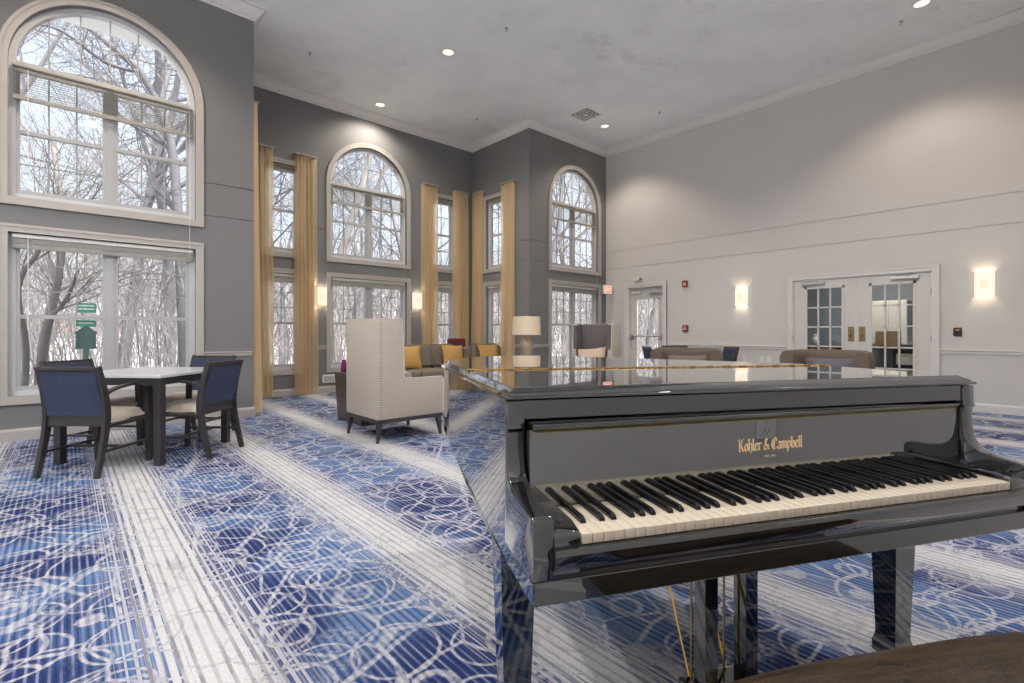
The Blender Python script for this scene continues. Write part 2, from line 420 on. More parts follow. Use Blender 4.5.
wall('wall_east', AW['E'], -YA, -YBACK, [rect(D1[0], D1[1], .001, D1[2]), rect(D2[0], D2[1], .001, D2[2])], 'light_paint')
def slab(name, x0, x1, y0, y1, z0, z1, mat): return struct(MB().box(x0, x1, y0, y1, z0, z1).build(name, mat))
slab('wall_south', XWEST, XE, YBACK-.15, YBACK, 0, HC, 'light_paint')
WW1, WW2, WW3 = (.1, 1.75), (2.5, 4.15), (4.9, 6.55)  # added unseen windows that let more daylight in
wall('wall_west', AW['W'], YBACK, YA, wide(WW1)+wide(WW2)+wide(WW3), 'light_paint', ext=(-TW, TW))
slab('ceiling', XWEST-.15, XE+.15, YBACK-.15, YB+.15, HC, HC+.15, 'ceiling')
fm = MB(); fm.prism([(XWEST, YBACK), (XE, YBACK), (XE, YA), (XR, YA), (XR, YB), (XL, YB), (XL, YA), (XWEST, YA)], -.12, 0, 'xy')
struct(fm.build('floor', 'carpet'))

def sweep(name, path, prof, mat, closed=False):
    """profile (offset into the room, z) swept along a plan path, the room on the path's right hand"""
    P = [Vector((p[0], p[1])) for p in path]; loops = []
    for i, p in enumerate(P):
        ns = []
        if i > 0: d = (p-P[i-1]).normalized(); ns.append(Vector((d.y, -d.x)))
        if i < len(P)-1: d = (P[i+1]-p).normalized(); ns.append(Vector((d.y, -d.x)))
        n = sum(ns, Vector((0, 0))); n = n/ (n.length_squared) * len(ns) if len(ns) == 2 else ns[0]
        loops.append([(p.x+n.x*d_, p.y+n.y*d_, z) for d_, z in prof])
    m = MB(); m.loops(loops); return struct(m.build(name, mat))
CROWN = [(0, HC-.16), (.012, HC-.16), (.016, HC-.135), (.04, HC-.12), (.085, HC-.06), (.10, HC-.035), (.10, HC-.02), (.13, HC-.016), (.13, HC), (0, HC)]
full = [(XWEST, YA), (XL, YA), (XL, YB), (XR, YB), (XR, YA), (XE, YA), (XE, YBACK)]
sweep('trim_1', full, CROWN, 'crown')
BASE = [(0, 0), (.016, 0), (.016, .10), (.010, .115), (.006, .125), (0, .125)]
sweep('baseboard_north', full[:6]+[(XE, -D1[0]+.1)], BASE, 'trim')
sweep('baseboard_east', [(XE, -D1[1]-.1), (XE, -D2[0]+.085)], BASE, 'east_trim')
sweep('baseboard_south', [(XE, -D2[1]-.085), (XE, YBACK), (XWEST, YBACK), (XWEST, YA)], BASE, 'east_trim')
RAIL = [(0, .805), (.012, .805), (.018, .82), (.02, .845), (.034, .855), (.034, .87), (0, .87)]
k = 2
for a, b in (((WA0[1]+CAS, YA), (WA[0]-CAS, YA)), ((WA[1]+CAS, YA), (XL-.02, YA)), ((NBL[1]+CAS, YB), (WB[0]-CAS, YB)), ((WB[1]+CAS, YB), (NBR[0]-CAS, YB)),
             ((XR, -NC[1]-CAS), (XR, YA)), ((XR, YA), (WD[0]-CAS, YA)), ((WD[1]+CAS, YA), (XE, YA)),
             ((XE, YA), (XE, -D1[0]+.09)), ((XE, -D1[1]-.09), (XE, -D2[0]+.085)), ((XE, -D2[1]-.085), (XE, YBACK))):
    sweep('trim_%d' % k, [a, b], RAIL, 'east_trim' if a[0] == b[0] == XE else 'trim'); k += 1

# ------------------------------------------------------------------ windows
WN = [0]
def window(fr, w, upper, slimw=False):
    WN[0] += 1
    root = bpy.data.objects.new('window_%d' % WN[0], None); C.objects.link(root); root.location = fr[0]; root.rotation_euler.z = fr[1]
    struct(root)
    u0, u1 = w; c = (u0+u1)/2; D0 = .085; D1_ = .135          # sash depth range
    z0, z1 = (ZU0, ZUS if not slimw else ZN1) if upper else (ZL0, ZL1)
    isarch = upper and not slimw
    mk = (lambda g: arch(u0-g, u1+g, z0-g, ZUS)) if isarch else (lambda g: rect(u0-g, u1+g, z0-g, z1+g))
    def ring(g0, g1, d0, d1):
        A, B = mk(g0), mk(g1); m = MB(); n = len(A)
        q = [[m.bm.verts.new((p[0], d, p[1])) for p in P] for P, d in ((A, d0), (B, d0), (B, d1), (A, d1))]
        for j in range(4):
            for i in range(n): m.bm.faces.new((q[j][i], q[j][(i+1) % n], q[(j+1) % 4][(i+1) % n], q[(j+1) % 4][i]))
        return m
    m = ring(CAS, -.002, -.022, 0.0); m2 = ring(CAS, CAS*.62, -.030, -.018)
    me = bpy.data.meshes.new('t'); m2.bm.to_mesh(me); m.bm.from_mesh(me); m2.bm.free(); bpy.data.meshes.remove(me)
    m.build('casing', 'trim', root)
    ring(.001, -.055, .068, .152).build('frame', 'white_trim', root)
    s = MB(); MW = .03                                        # half width of mullion
    def v(u, za, zb, hw, d0=D0, d1=D1_): s.box(u-hw, u+hw, d0, d1, za, zb)
    def h(z, ua, ub, hh, d0=D0, d1=D1_): s.box(ua, ub, d0, d1, z-hh, z+hh)
    g = MB()
    ztop = ZUS if isarch else z1
    if not slimw: v(c, z0+.05, ztop-.03, .034, .074, .146)
    cells = [(u0+.05, c-.032), (c+.032, u1-.05)] if not slimw else [(u0+.05, u1-.05)]
    zm = (z0+ztop)/2 - (.02 if not isarch else 0)
    for a, b in cells:
        v(a+.017, z0+.045, ztop-.035, .019); v(b-.017, z0+.045, ztop-.035, .019)
        h(z0+.072, a+.004, b-.004, .026, .088, .132); h(ztop-.058, a+.004, b-.004, .022, .089, .131); h(zm, a+.002, b-.002, .020, .081, .139)
    mb = MB(); ncol = 3 if not slimw else 2
    def mv(u, za, zb): mb.box(u-.0062, u+.0062, .106, .120, za, zb)
    def mh(z, ua, ub): mb.box(ua, ub, .107, .119, z-.0062, z+.0062)
    for a, b in cells:
        for i in range(1, ncol):
            u = a+.03+(b-a-.06)*i/ncol
            mv(u, zm, ztop-.05)
            if upper: mv(u, z0+.08, zm)
        if upper:
            mh((zm+ztop)/2, a+.03, b-.03); mh((zm+z0)/2+.02, a+.03, b-.03)
        else:
            for i in (1, 2): mh(zm+(ztop-.05-zm)*i/3, a+.03, b-.03)
    if isarch:
        h(ZUS, u0+.045, u1-.045, .027, .072, .148)
        r = (u1-u0)/2-.05
        for i in range(-2, 3):
            u = c+i*(u1-u0-.1)/6.; mv(u, ZUS+.03, ZUS+math.sqrt(max(0, r*r-(u-c)**2))+.01)
        zz = ZUS+.42; mh(zz, c-math.sqrt(r*r-.42**2), c+math.sqrt(r*r-.42**2))
    s.build('sash', 'sash', root); mb.build('muntin', 'muntin', root)
    P = [(p[0], p[1]) for p in mk(-.04)]
    g.prism(P, .110, .114, 'xz'); g.build('glass', 'glass', root)
    return root

def blind(fr, w, upper, where, drop, slats, cord, slimw=False):
    root = thing('window_blind', 'slat blind ' + where, 'blind', fr[0], fr[1], 'window blinds')
    u0, u1 = w[0]+.03, w[1]-.03; zt = (ZUS-.03 if not slimw else ZN1-.012) if upper else ZL1-.012
    MB().box(u0, u1, .012, .062, zt-(.022 if upper else .04), zt, bev=.004).build('headrail', 'blind' if upper else 'plastic', root)
    sl = MB(); n = slats; top, bot = zt-(.026 if upper else .045), zt-drop
    for i in range(n):
        z = top-(i+.5)*(top-bot-.03)/n; hh = .010 if upper else .0015
        sl.strip([(u0+.005, .037, z), (u1-.005, .037, z)], .0125, (0, math.cos(.62 if upper else 0), math.sin(.62 if upper else 0)), .0016)
    sl.build('slats', 'blind', root)
    MB().box(u0, u1, .022, .052, bot-.02, bot+.025, bev=.004).build('bottom_rail', 'blind', root)
    cd = MB()
    ua = u0+.12
    cd.tube([(ua, .010, zt-.04), (ua, .010, zt-1.0)], .004, 6)
    cd.build('wand', 'plastic', root)
    if cord:
        ub = u1-.04
        MB().tube([(ub, .006, zt-.03), (ub, .004, zt-.6), (ub, -.034, ZU0-.03), (ub, -.034, ZL1-.12)], .0025, 5).build('cord', 'plastic', root)
    return root
for fr, w, sm, nm in ((AW['A'], WA, 0, 'behind the square table'), (AW['L'], NL, 1, 'on the hidden left bay return'), (AW['B'], NBL, 1, 'between the left pair of bay curtains'),
                  (AW['B'], WB, 0, 'between the two bay sconces'), (AW['B'], NBR, 1, 'between the right pair of bay curtains'), (AW['C'], NC, 1, 'on the narrow bay return wall'), (AW['A'], WD, 0, 'beside the exit sign'), (AW['W'], WW1, 0, 'west'), (AW['W'], WW2, 0, 'west'), (AW['W'], WW3, 0, 'west'), (AW['A'], WA0, 0, 'west')):
    window(fr, w, True, sm); window(fr, w, False, sm)
    if nm.startswith('on the'+' hidden') or nm == 'west': continue
    if sm: blind(fr, w, True, 'raised in the narrow upper window ' + nm, .10, 12, False, True)
    else: blind(fr, w, True, 'partly lowered in the arched window ' + nm, .34, 12, True)
    blind(fr, w, False, 'raised in the lower window ' + nm, .13, 30, False, sm)

# ------------------------------------------------------------------ curtains
def curtain(fr, u0, u1, label, folds=5, zt=4.27, d=-.09, seed=0):
    rng = random.Random(seed)
    root = thing('curtain', label, 'curtain', fr[0], fr[1], 'golden sheer curtains')
    MB().box(u0, u1, -.112, -.002, zt-.004, zt+.014, bev=.003).build('track_board', 'trim', root)
    m = MB(); NU, NZ = folds*10, 26; ph = rng.random()*6; grid = []
    for j in range(NZ+1):
        t = j/NZ; z = zt-.006-t*(zt-.02); row = []
        amp = .040+.016*t; ph2 = .35*math.sin(t*3+ph)
        w = 1.0+.03*math.sin(t*2.2+ph)
        for i in range(NU+1):
            s = i/NU; uu = (u0+u1)/2+(s-.5)*(u1-u0)*w+.006*math.sin(7*t+9*s+ph)
            y = d+(.035*(1-t) if d < -.08 else 0)+amp*math.sin(2*PI*folds*s+ph+ph2*math.sin(5*s))+.008*math.sin(11*s+4*t)
            row.append(m.bm.verts.new((uu, y, z)))
        grid.append(row)
    for j in range(NZ):
        for i in range(NU): m.bm.faces.new((grid[j][i], grid[j][i+1], grid[j+1][i+1], grid[j+1][i]))
    o = m.build('curtain_panel', 'curtain', root, 60)
    return root
curtain(AW['B'], 2.27, 2.62, 'golden sheer curtain left of the first narrow bay window', 5, seed=1)
curtain(AW['B'], 2.97, 3.36, 'golden sheer curtain left of the left bay sconce', 6, seed=2)
curtain(AW['B'], 5.58, 5.96, 'golden sheer curtain right of the right bay sconce', 6, seed=3)
curtain(AW['B'], 6.39, 6.78, 'golden sheer curtain in the bay corner, on the window wall', 6, seed=4)
curtain(AW['C'], -8.97, -8.63, 'golden sheer curtain in the bay corner, on the return wall', 5, seed=5)
curtain(AW['C'], -7.97, -7.56, 'golden sheer curtain nearest the table lamp, on the return wall', 6, seed=6)
curtain(AW['L'], 7.34, 7.66, 'golden sheer curtain seen edge-on beside the dark wall corner', 5, seed=7)

# ------------------------------------------------------------------ lights in the room
def downlight(x, y, label, power=.55, size=118, col=(1, .86, .70)):
    root = thing('recessed_downlight', label, 'ceiling light', (x, y, HC), 0, 'recessed ceiling downlights')
    MB().lathe([(.085, .0), (.105, -.002), (.11, -.008), (.104, -.014), (.088, -.012), (.080, .0)], 28, cap=False).build('trim_ring', 'plastic', root, 50)
    MB().lathe([(.084, .0), (.084, -.004), (.0001, -.004)], 28).build('lens', 'lamp_glow', root)
    l = bpy.data.lights.new('downlight_lamp', 'SPOT'); l.energy = 300*power; l.color = col
    l.spot_size = R(size); l.spot_blend = .55; l.shadow_soft_size = .10
    o = bpy.data.objects.new('downlight_lamp', l); C.objects.link(o); o.parent = root; o.location = (0, 0, -.03)
    return root
downlight(4.35, 6.29, 'recessed downlight in mid ceiling before the bay recess', .75, 156, (1, .92, .82))
downlight(4.40, 8.60, 'recessed downlight inside the bay, above the middle arched window', .40, 152, (1, .90, .78))
downlight(8.34, 6.35, 'recessed downlight in the far corner beside the ceiling vent', .42)
downlight(8.31, 1.20, 'recessed downlight at the top edge, nearest the long pale wall', .36)
downlight(.37, 6.30, 'recessed downlight above the big left arched window')
for x, y, pw in ((.37, 1.4, .65), (4.35, 1.3, 1.45), (-2.6, 5.6, .2), (-2.6, 3.4, 1.3), (-2.6, 1.2, 1.6)):  # added unseen lamps that lift the brightness of the whole room
    downlight(x, y, 'added unseen fill downlight over the near part of the room', pw, 160, (1, .98, .97))

def sconce(fr, u, z, label):
    root = thing('wall_sconce', label, 'wall lamp', (0, 0, 0), 0, 'frosted glass wall sconces')
    root.location = Matrix.Translation(fr[0]) @ Matrix.Rotation(fr[1], 4, 'Z') @ Vector((u, 0, z)); root.rotation_euler.z = fr[1]
    MB().box(-.06, .06, -.02, 0, -.10, .10, bev=.004).build('back_plate', 'steel', root)
    g = MB(); W, D, H = .10, .09, .165
    pts = [(-W, -.004), (-W, -D+.02), (-W+.02, -D), (W-.02, -D), (W, -D+.02), (W, -.004)]
    inn = [(x*.955, y+(.004 if y < -.02 else 0)) for x, y in pts]
    g.loops([[(x, y, -H) for x, y in pts+inn[::-1]], [(x, y, H) for x, y in pts+inn[::-1]]])
    g.build('glass_shade', 'glow', root)
    MB().box(-.045, .045, -D-.003, -D+.001, -.055, .055, bev=.001).build('front_panel', 'frost', root)
    for zz, rx in ((.05, 0), (-.05, 0)):
        l = bpy.data.lights.new('sconce_bulb', 'POINT'); l.energy = 2.6; l.color = (1, .84, .64); l.shadow_soft_size = .03
        o = bpy.data.objects.new('sconce_bulb', l); C.objects.link(o); o.parent = root; o.location = (0, -.045, zz)
sconce(AW['E'], -4.02, 1.78, 'glowing glass sconce on the pale wall left of the double doors')
sconce(AW['E'], -.69, 1.79, 'glowing glass sconce on the pale wall right of the double doors')
sconce(AW['B'], 3.445, 1.78, 'glowing glass sconce left of the middle bay window')
sconce(AW['B'], 5.47, 1.78, 'glowing glass sconce right of the middle bay window')

# ------------------------------------------------------------------ doors on the pale wall
def place(root, fr, u, d=0, z=0):
    root.location = Matrix.Translation(fr[0]) @ Matrix.Rotation(fr[1], 4, 'Z') @ Vector((u, d, z)); root.rotation_euler.z = fr[1]
def door_casing(n, d, w=.085):
    root = bpy.data.objects.new('trim_%d' % n, None); C.objects.link(root); struct(root); place(root, AW['E'], 0)
    m = MB()
    for g0, g1, dd in ((-.004, w, .024), (w*.62, w, .033)):
        m.prism([(d[0]-g1, 0), (d[0]-g1, d[2]+g1), (d[1]+g1, d[2]+g1), (d[1]+g1, 0), (d[1]+g0, 0), (d[1]+g0, d[2]+g0), (d[0]-g0, d[2]+g0), (d[0]-g0, 0)], -dd, -.0005, 'xz')
    m.build('casing', 'east_trim', root)
    j = MB(); j.box(d[0], d[0]+.02, 0, TW, 0, d[2]); j.box(d[1]-.02, d[1], 0, TW, 0, d[2]); j.box(d[0], d[1], 0, TW, d[2]-.02, d[2])
    j.build('jamb', 'east_trim', root)
door_casing(30, D1); door_casing(31, D2)
def door_leaf(name, u0, u1, z1, depth, cols, rows, lite, mat='door_paint'):
    root = bpy.data.objects.new(name, None); C.objects.link(root); struct(root); place(root, AW['E'], 0)
    a, b, c, d = lite; t = .045; m = MB()
    m.box(u0, a, depth, depth+t, .01, z1); m.box(b, u1, depth, depth+t, .01, z1)
    m.box(a, b, depth, depth+t, .01, c); m.box(a, b, depth, depth+t, d, z1)
    m.build('door_panel', mat, root)
    f = MB(); e = .03
    for x0, x1, y0, y1 in ((a-e, a+.01, c-e, d+e), (b-.01, b+e, c-e, d+e), (a-e, b+e, c-e, c+.01), (a-e, b+e, d-.01, d+e)):
        f.box(x0, x1, depth-.012, depth, y0, y1, bev=.003)
    for i in range(1, cols): x = a+(b-a)*i/cols; f.box(x-.011, x+.011, depth-.004, depth+.03, c, d)
    for i in range(1, rows): y = c+(d-c)*i/rows; f.box(a, b, depth-.004, depth+.03, y-.011, y+.011)
    f.build('lite_frame', mat, root)
    MB().box(a, b, depth+.012, depth+.018, c, d).build('glass', 'glass', root)
    return root
def closer(root, u, z, d, w=.28, flip=1):
    m = MB(); m.box(u-w/2, u+w/2, d-.06, d, z-.025, z+.025, bev=.006); m.build('door_closer', 'steel', root)
    MB().bar((u+flip*w*.3, d-.035, z+.035), (u-flip*w*.25, d-.10, z+.05), .02, d0=.008, up=(0, 0, 1)).bar((u-flip*w*.25, d-.10, z+.05), (u-flip*.02, d+.02, z+.06), .02, d0=.008, up=(0, 0, 1)).build('closer_arm', 'steel', root)
# single glazed door to the outside
dl = door_leaf('door_1', D1[0]+.022, D1[1]-.022, D1[2]-.022, .10, 1, 1, (D1[0]+.17, D1[1]-.17, .25, 1.86))
MB().tube([(D1[0]+.04, .03, 1.03), (D1[1]-.04, .03, 1.03)], .018, 10).box(D1[0]+.03, D1[0]+.09, .02, .10, .98, 1.08, bev=.005).box(D1[1]-.09, D1[1]-.03, .02, .10, .98, 1.08, bev=.005).build('panic_bar', 'steel', dl, 40)
mm = MB(); mm.box(D1[0]+.175, D1[1]-.175, .113, .117, .25, 1.86); mm.bm.free()
MB().box(-6.12, -6.10, .108, .122, .25, 1.86).build('muntin', 'door_paint', dl)
closer(dl, -5.90, 1.97, .10)
MB().box(-6.52, -6.28, .04, .10, 1.985, 2.04, bev=.006).build('lock_box', 'plastic', dl)
# double doors
mid = (D2[0]+D2[1])/2
for nm, a, b, hs in (('door_2', D2[0]+.022, mid-.003, -1), ('door_3', mid+.003, D2[1]-.022, 1)):
    lw = .30 if hs < 0 else .30
    cc = (a+b)/2 - .012*hs*0
    r = door_leaf(nm, a, b, D2[2]-.022, .012, 3, 5, (cc-.265, cc+.265, .22, 1.87))
    closer(r, a+.30 if hs < 0 else b-.30, 1.955, .012, .34, 1 if hs < 0 else -1)
    uu = mid+hs*.075
    p = MB().box(uu-.045, uu+.045, .006, .012, .97, 1.21, bev=.002).build('push_plate', 'old_brass', r)
    MB().tube([(uu, .006, 1.02), (uu, -.03, 1.04), (uu, -.038, 1.09), (uu, -.03, 1.14), (uu, .006, 1.16)], .009, 8).build('pull_handle', 'brass', p, 40)
    uh = D2[0]+.014 if hs < 0 else D2[1]-.014
    for z in (.3, 1.02, 1.72): MB().tube([(uh, .0, z-.05), (uh, .0, z+.05)], .009, 8).build('hinge', 'steel', r, 40)
    if hs < 0: MB().box(mid-.03, mid+.02, .002, .014, .02, D2[2]-.03, bev=.003).build('astragal', 'door_paint', r)

# ------------------------------------------------------------------ small fittings on walls and ceiling
def fitting(name, label, cat, fr, u, z, group=None):
    r = thing(name, label, cat, group=group); place(r, fr, u, 0, z); return r
def outlet(fr, u, z, label, toggle=False):
    r = fitting('wall_outlet' if not toggle else 'light_switch', label, 'outlet' if not toggle else 'switch', fr, u, z, 'white wall plates')
    MB().box(-.037, .037, -.008, 0, -.06, .06, bev=.003).build('cover_plate', 'plastic', r)
    m = MB()
    if toggle: m.box(-.006, .006, -.02, -.007, -.012, .012, bev=.002); m.build('toggle', 'plastic', r)
    else:
        for zz in (-.024, .024):
            m.box(-.010, -.007, -.0095, -.007, zz-.002, zz+.008); m.box(.007, .010, -.0095, -.007, zz-.002, zz+.008); m.lathe([(.003, -.001), (.003, .001)], 8, (0, -.0085, zz-.009))
        m.build('slots', 'slot', r)
outlet(AW['E'], -3.97, .62, 'white outlet plate left of the pair, under the chair rail by the doors')
outlet(AW['E'], -3.66, .62, 'white outlet plate, left one of the adjoining pair under the chair rail')
outlet(AW['E'], -3.54, .62, 'white outlet plate, right one of the adjoining pair nearest the double doors')
outlet(((0, YBACK, 0), PI), -1.62, .725, 'white outlet plate on the wall mirrored in the piano fallboard')
r = fitting('fire_alarm_strobe', 'small red fire alarm strobe high beside the single glazed door', 'fire alarm', AW['E'], -5.17, 2.12)
MB().box(-.055, .055, -.05, 0, -.065, .065, bev=.006).build('housing', 'red', r); MB().box(-.025, .03, -.062, -.048, -.035, .02, bev=.005).build('strobe_lens', 'plastic', r)
r = fitting('fire_pull_station', 'red manual fire pull station on the pale wall beside the single door', 'fire alarm', AW['E'], -5.16, 1.20)
MB().box(-.055, .055, -.045, 0, -.07, .07, bev=.006).build('housing', 'red', r); MB().box(-.035, .035, -.062, -.044, -.03, -.005, bev=.004).box(-.02, .02, -.05, -.044, .02, .04).build('pull_bar', 'plastic', r)
r = fitting('door_sensor', 'small white sensor box on the wall above the single door', 'sensor', AW['E'], -6.30, 2.30)
MB().box(-.10, .10, -.06, 0, -.035, .035, bev=.012).build('housing', 'plastic', r); MB().box(.06, .098, -.064, -.05, -.03, .03, bev=.006).build('sensor_eye', 'black', r)
r = fitting('card_reader', 'small black card reader right of the double doors', 'card reader', AW['E'], -.97, 1.125)
MB().box(-.045, .045, -.028, 0, -.06, .06, bev=.006).build('housing', 'black', r); MB().box(-.02, .02, -.031, -.027, .02, .032).build('status_light', 'exit_red', r)
r = fitting('wall_vent_box', 'small grey and white box low on the pale wall left of the single door', 'vent', AW['E'], -6.93, .60)
MB().box(-.11, .11, -.04, 0, -.10, .10, bev=.004).build('housing', 'plastic', r); MB().box(-.10, -.02, -.044, -.036, -.085, .06).build('grille', 'grey_fabric', r); MB().box(.06, .10, -.044, -.036, -.085, .06).build('dark_panel', 'black', r)
r = fitting('floor_level_box', 'white box low on the bay wall beside the dark end table', 'wall box', AW['B'], 3.60, .26)
MB().box(-.12, .12, -.04, 0, -.075, .075, bev=.006).build('housing', 'plastic', r); MB().box(-.10, .10, -.043, -.038, -.05, .05, bev=.003).build('cover', 'trim', r)
# exit sign, held out from the pale wall by a bracket
r = thing('exit_sign', 'lit red and white EXIT sign in the corner beside the last arched window', 'exit sign', (9.26, 6.98, 2.10))
MB().box(-.15, .15, -.022, .022, -.10, .10, bev=.006).build('housing', 'plastic', r)
MB().box(-.142, .142, -.0235, -.0215, -.092, .092).build('face_plate', 'exit_cream', r)
MB().box(-.105, .105, -.025, -.023, -.066, .066).build('face', 'exit_red', r)
MB().box(.15, .24, -.018, .018, -.06, .06, bev=.004).build('bracket', 'sash', r)
def text_mesh(txt, size, name, mat, parent, loc, rot, depth=.0006):
    cu = bpy.data.curves.new(name, 'FONT'); cu.body = txt; cu.size = size; cu.align_x = 'CENTER'; cu.align_y = 'CENTER'; cu.extrude = depth
    o = bpy.data.objects.new('tmp', cu); C.objects.link(o); bpy.context.view_layer.update()
    me = bpy.data.meshes.new_from_object(o.evaluated_get(bpy.context.evaluated_depsgraph_get())); bpy.data.objects.remove(o)
    me.materials.clear(); me.materials.append(M[mat]); me.name = name
    p = bpy.data.objects.new(name, me); C.objects.link(p); p.parent = parent; p.location = loc; p.rotation_euler = rot
    return p
text_mesh('EXIT', .125, 'lettering', 'exit_white', r, (0, -.027, -.002), (PI/2, 0, 0), .001).scale = (.72, 1, 1)

# sprinklers and the vent
for (x, y, lb) in ((2.78, 7.74, 'sprinkler head above the arched window with the curtains'), (4.62, 5.24, 'sprinkler head between the two near ceiling lights'), (6.14, 7.86, 'sprinkler head inside the bay near its inner corner'),
                   (8.61, 5.23, 'sprinkler head nearest the ceiling vent and pale wall'), (8.58, 1.46, 'sprinkler head beside the top right downlight')):
    r = thing('ceiling_sprinkler', 'small steel ' + lb, 'sprinkler', (x, y, HC), 0, 'ceiling sprinklers')
    MB().lathe([(.028, 0), (.03, -.006), (.012, -.008), (.010, -.02), (.006, -.022)], 14).build('escutcheon', 'steel', r, 40)
    MB().lathe([(.003, -.02), (.003, -.04), (.017, -.041), (.017, -.043)], 12).tube([(-.011, 0, -.012), (-.010, 0, -.03), (0, 0, -.04)], .0018, 5).tube([(.011, 0, -.012), (.010, 0, -.03), (0, 0, -.04)], .0018, 5).build('deflector', 'steel', r)
r = thing('ceiling_vent', 'square louvred air vent in the ceiling beside the far downlight', 'vent', (7.62, 6.27, HC))
m = MB()
for a, b in ((.24, .20), (.17, .14), (.11, .08)):
    for s in (0, 1, 2, 3):
        m.prism([(-a, -a), (a, -a), (b, -b), (-b, -b)], -.010-(.24-a)*.05, -.004-(.24-a)*.05, 'xy') if s == 0 else None
        if s:
            pl = [(-a, -a), (a, -a), (b, -b), (-b, -b)]; cs, sn = round(math.cos(PI/2*s)), round(math.sin(PI/2*s))
            m.prism([(x*cs-y*sn, x*sn+y*cs) for x, y in pl], -.010-(.24-a)*.05, -.004-(.24-a)*.05, 'xy')
m.build('louvre', 'plastic', r); MB().box(-.2, .2, -.2, .2, -.003, 0).build('duct_shadow_plate', 'slot', r).name = 'painted_duct_shade'  # dark plate stands in for the shade behind the louvres
MB().box(-.05, .05, -.05, .05, -.018, -.012).build('centre_plate', 'plastic', r)

# ------------------------------------------------------------------ grand piano (local x along the keys, y to the tail)
PHI = R(-26.1)
piano = thing('grand_piano', 'black polished grand piano with closed lid and open keyboard', 'piano', (.748, .6248, 0), PHI)
E0, E1 = -.10, 1.335
def sh(x, k=.047): return -k*(x-E0)/(E1-E0)          # the lid and cheeks stand slightly skewed to the key slip
def catmull(P, n=8):
    out = []
    for i in range(len(P)-1):
        p0, p1, p2, p3 = (Vector(P[max(i-1, 0)]), Vector(P[i]), Vector(P[i+1]), Vector(P[min(i+2, len(P)-1)]))
        for k in range(n):
            t = k/n; out.append(.5*((2*p1)+(-p0+p2)*t+(2*p0-5*p1+4*p2-p3)*t*t+(-p0+3*p1-3*p2+p3)*t**3))
    out.append(Vector(P[-1])); return out
tail = catmull([(E0, 1.0), (E0+.002, 1.2), (E0+.025, 1.40), (.01, 1.57), (.15, 1.70), (.33, 1.755), (.52, 1.72), (.70, 1.58), (.85, 1.37), (1.0, 1.17), (1.16, .99), (1.27, .86), (1.32, .72), (E1, .56)], 6)
outline = [Vector((E0, .195))] + [Vector((E0, .195+.8*i/8)) for i in range(1, 8)] + tail + [Vector((E1, .38)), Vector((E1, .195+sh(E1)))]
def offset(P, d):                                        # shrink the outline by d (closed, anticlockwise or not)
    area = sum(P[i].x*P[(i+1) % len(P)].y-P[(i+1) % len(P)].x*P[i].y for i in range(len(P))); s = 1 if area > 0 else -1; out = []
    for i, p in enumerate(P):
        a = (p-P[i-1]).normalized(); b = (P[(i+1) % len(P)]-p).normalized()
        na, nb = Vector((-a.y, a.x))*s, Vector((-b.y, b.x))*s; n = na+nb; n = n*2/max(n.length_squared, .4)
        out.append(p+n*d)
    return out
def zb(y):
    t = min(1, max(0, (y-.42)/.85)); t = t*t*(3-2*t); return .588+.10*t
o2 = offset(outline, .006); o2 = [Vector((p.x, max(p.y, .215+sh(p.x)*.6))) for p in o2]
cs = MB(); cs.loops([[(p.x, p.y, zb(p.y)) for p in o2], [(p.x, p.y, .962) for p in o2]])
cs.build('case', 'lacquer', piano, 14)
lid = MB(); L = []
for d, z in ((.012, .962), (-.002, .963), (-.006, .967), (-.005, .971), (.003, .974), (.005, .977), (.022, .987), (.024, .990)):
    L.append([(p.x, p.y, z) for p in offset(outline, d)])
lid.loops(L); lid_o = lid.build('lid', 'lacquer', piano, 30)
hg = MB(); n = 62
def hp(t, z, d=0): return (-.088+1.412*t, .765-.145*t+d, z)
for i in range(n):
    a, b = i/n+.0006, (i+1)/n-.0006
    hg.tube([hp(a, .9910), hp(b, .9910)], .0042 if i % 2 else .0034, 7)
    hg.loops([[hp(a, .9896, -.010), hp(b, .9896, -.010), hp(b, .9896, .010), hp(a, .9896, .010)], [hp(a, .9905, -.010), hp(b, .9905, -.010), hp(b, .9905, .010), hp(a, .9905, .010)]])
hg.build('piano_hinge', 'brass', lid_o)
kn = MB()
for i in range(0, n, 3): kn.tube([hp(i/n+.002, .9914), hp((i+1.2)/n, .9914)], .0045, 7)
kn.build('hinge_knuckle_gaps', 'old_brass', lid_o)
# front rail under the lid, fallboard, keyslip, keybed
MB().prism([(E0+.04, .199), (E1-.04, .199+sh(E1)), (E1-.04, .24), (E0+.04, .24)], .919, .9615, 'xy').build('front_rail', 'lacquer', piano)
fb = MB(); fb.prism([(.160, .726), (.160, .900), (.20, .90), (.20, .726)], E0+.045, E1-.046, 'yz')
fbo = fb.build('fallboard', 'fall_lacquer', piano)
MB().prism([(.158, .897), (.152, .902), (.152, .909), (.158, .914), (.195, .914), (.195, .899)], E0+.05, E1-.046, 'yz').build('top_rail', 'lacquer', fbo, 50)
MB().tube([(E0+.06, .1575, .8955), (E1-.06, .1575, .8955)], .0028, 6).build('rail_hinge', 'old_brass', fbo)
armp = [(.192, .962), (.190, .912), (.186, .900), (.194, .893), (.197, .868), (.193, .835), (.183, .803), (.158, .782), (.118, .770), (.06, .764), (.014, .762), (.004, .756), (0, .744), (0, .642), (.21, .600), (.21, .962)]
prof = [Vector(p) for p in armp]
sm = [tuple(p) for p in catmull(armp[3:11], 4)]
prof = armp[:3]+sm+armp[11:]
for a, b in ((E0, E0+.042), (E1-.042, E1)):
    kx = 1 if a < 0 else .765
    MB().prism([(p[0]*(kx if p[0] < .205 else 1), p[1]) for p in prof], a, b, 'yz', .0025).build('arm', 'lacquer', piano, 25)
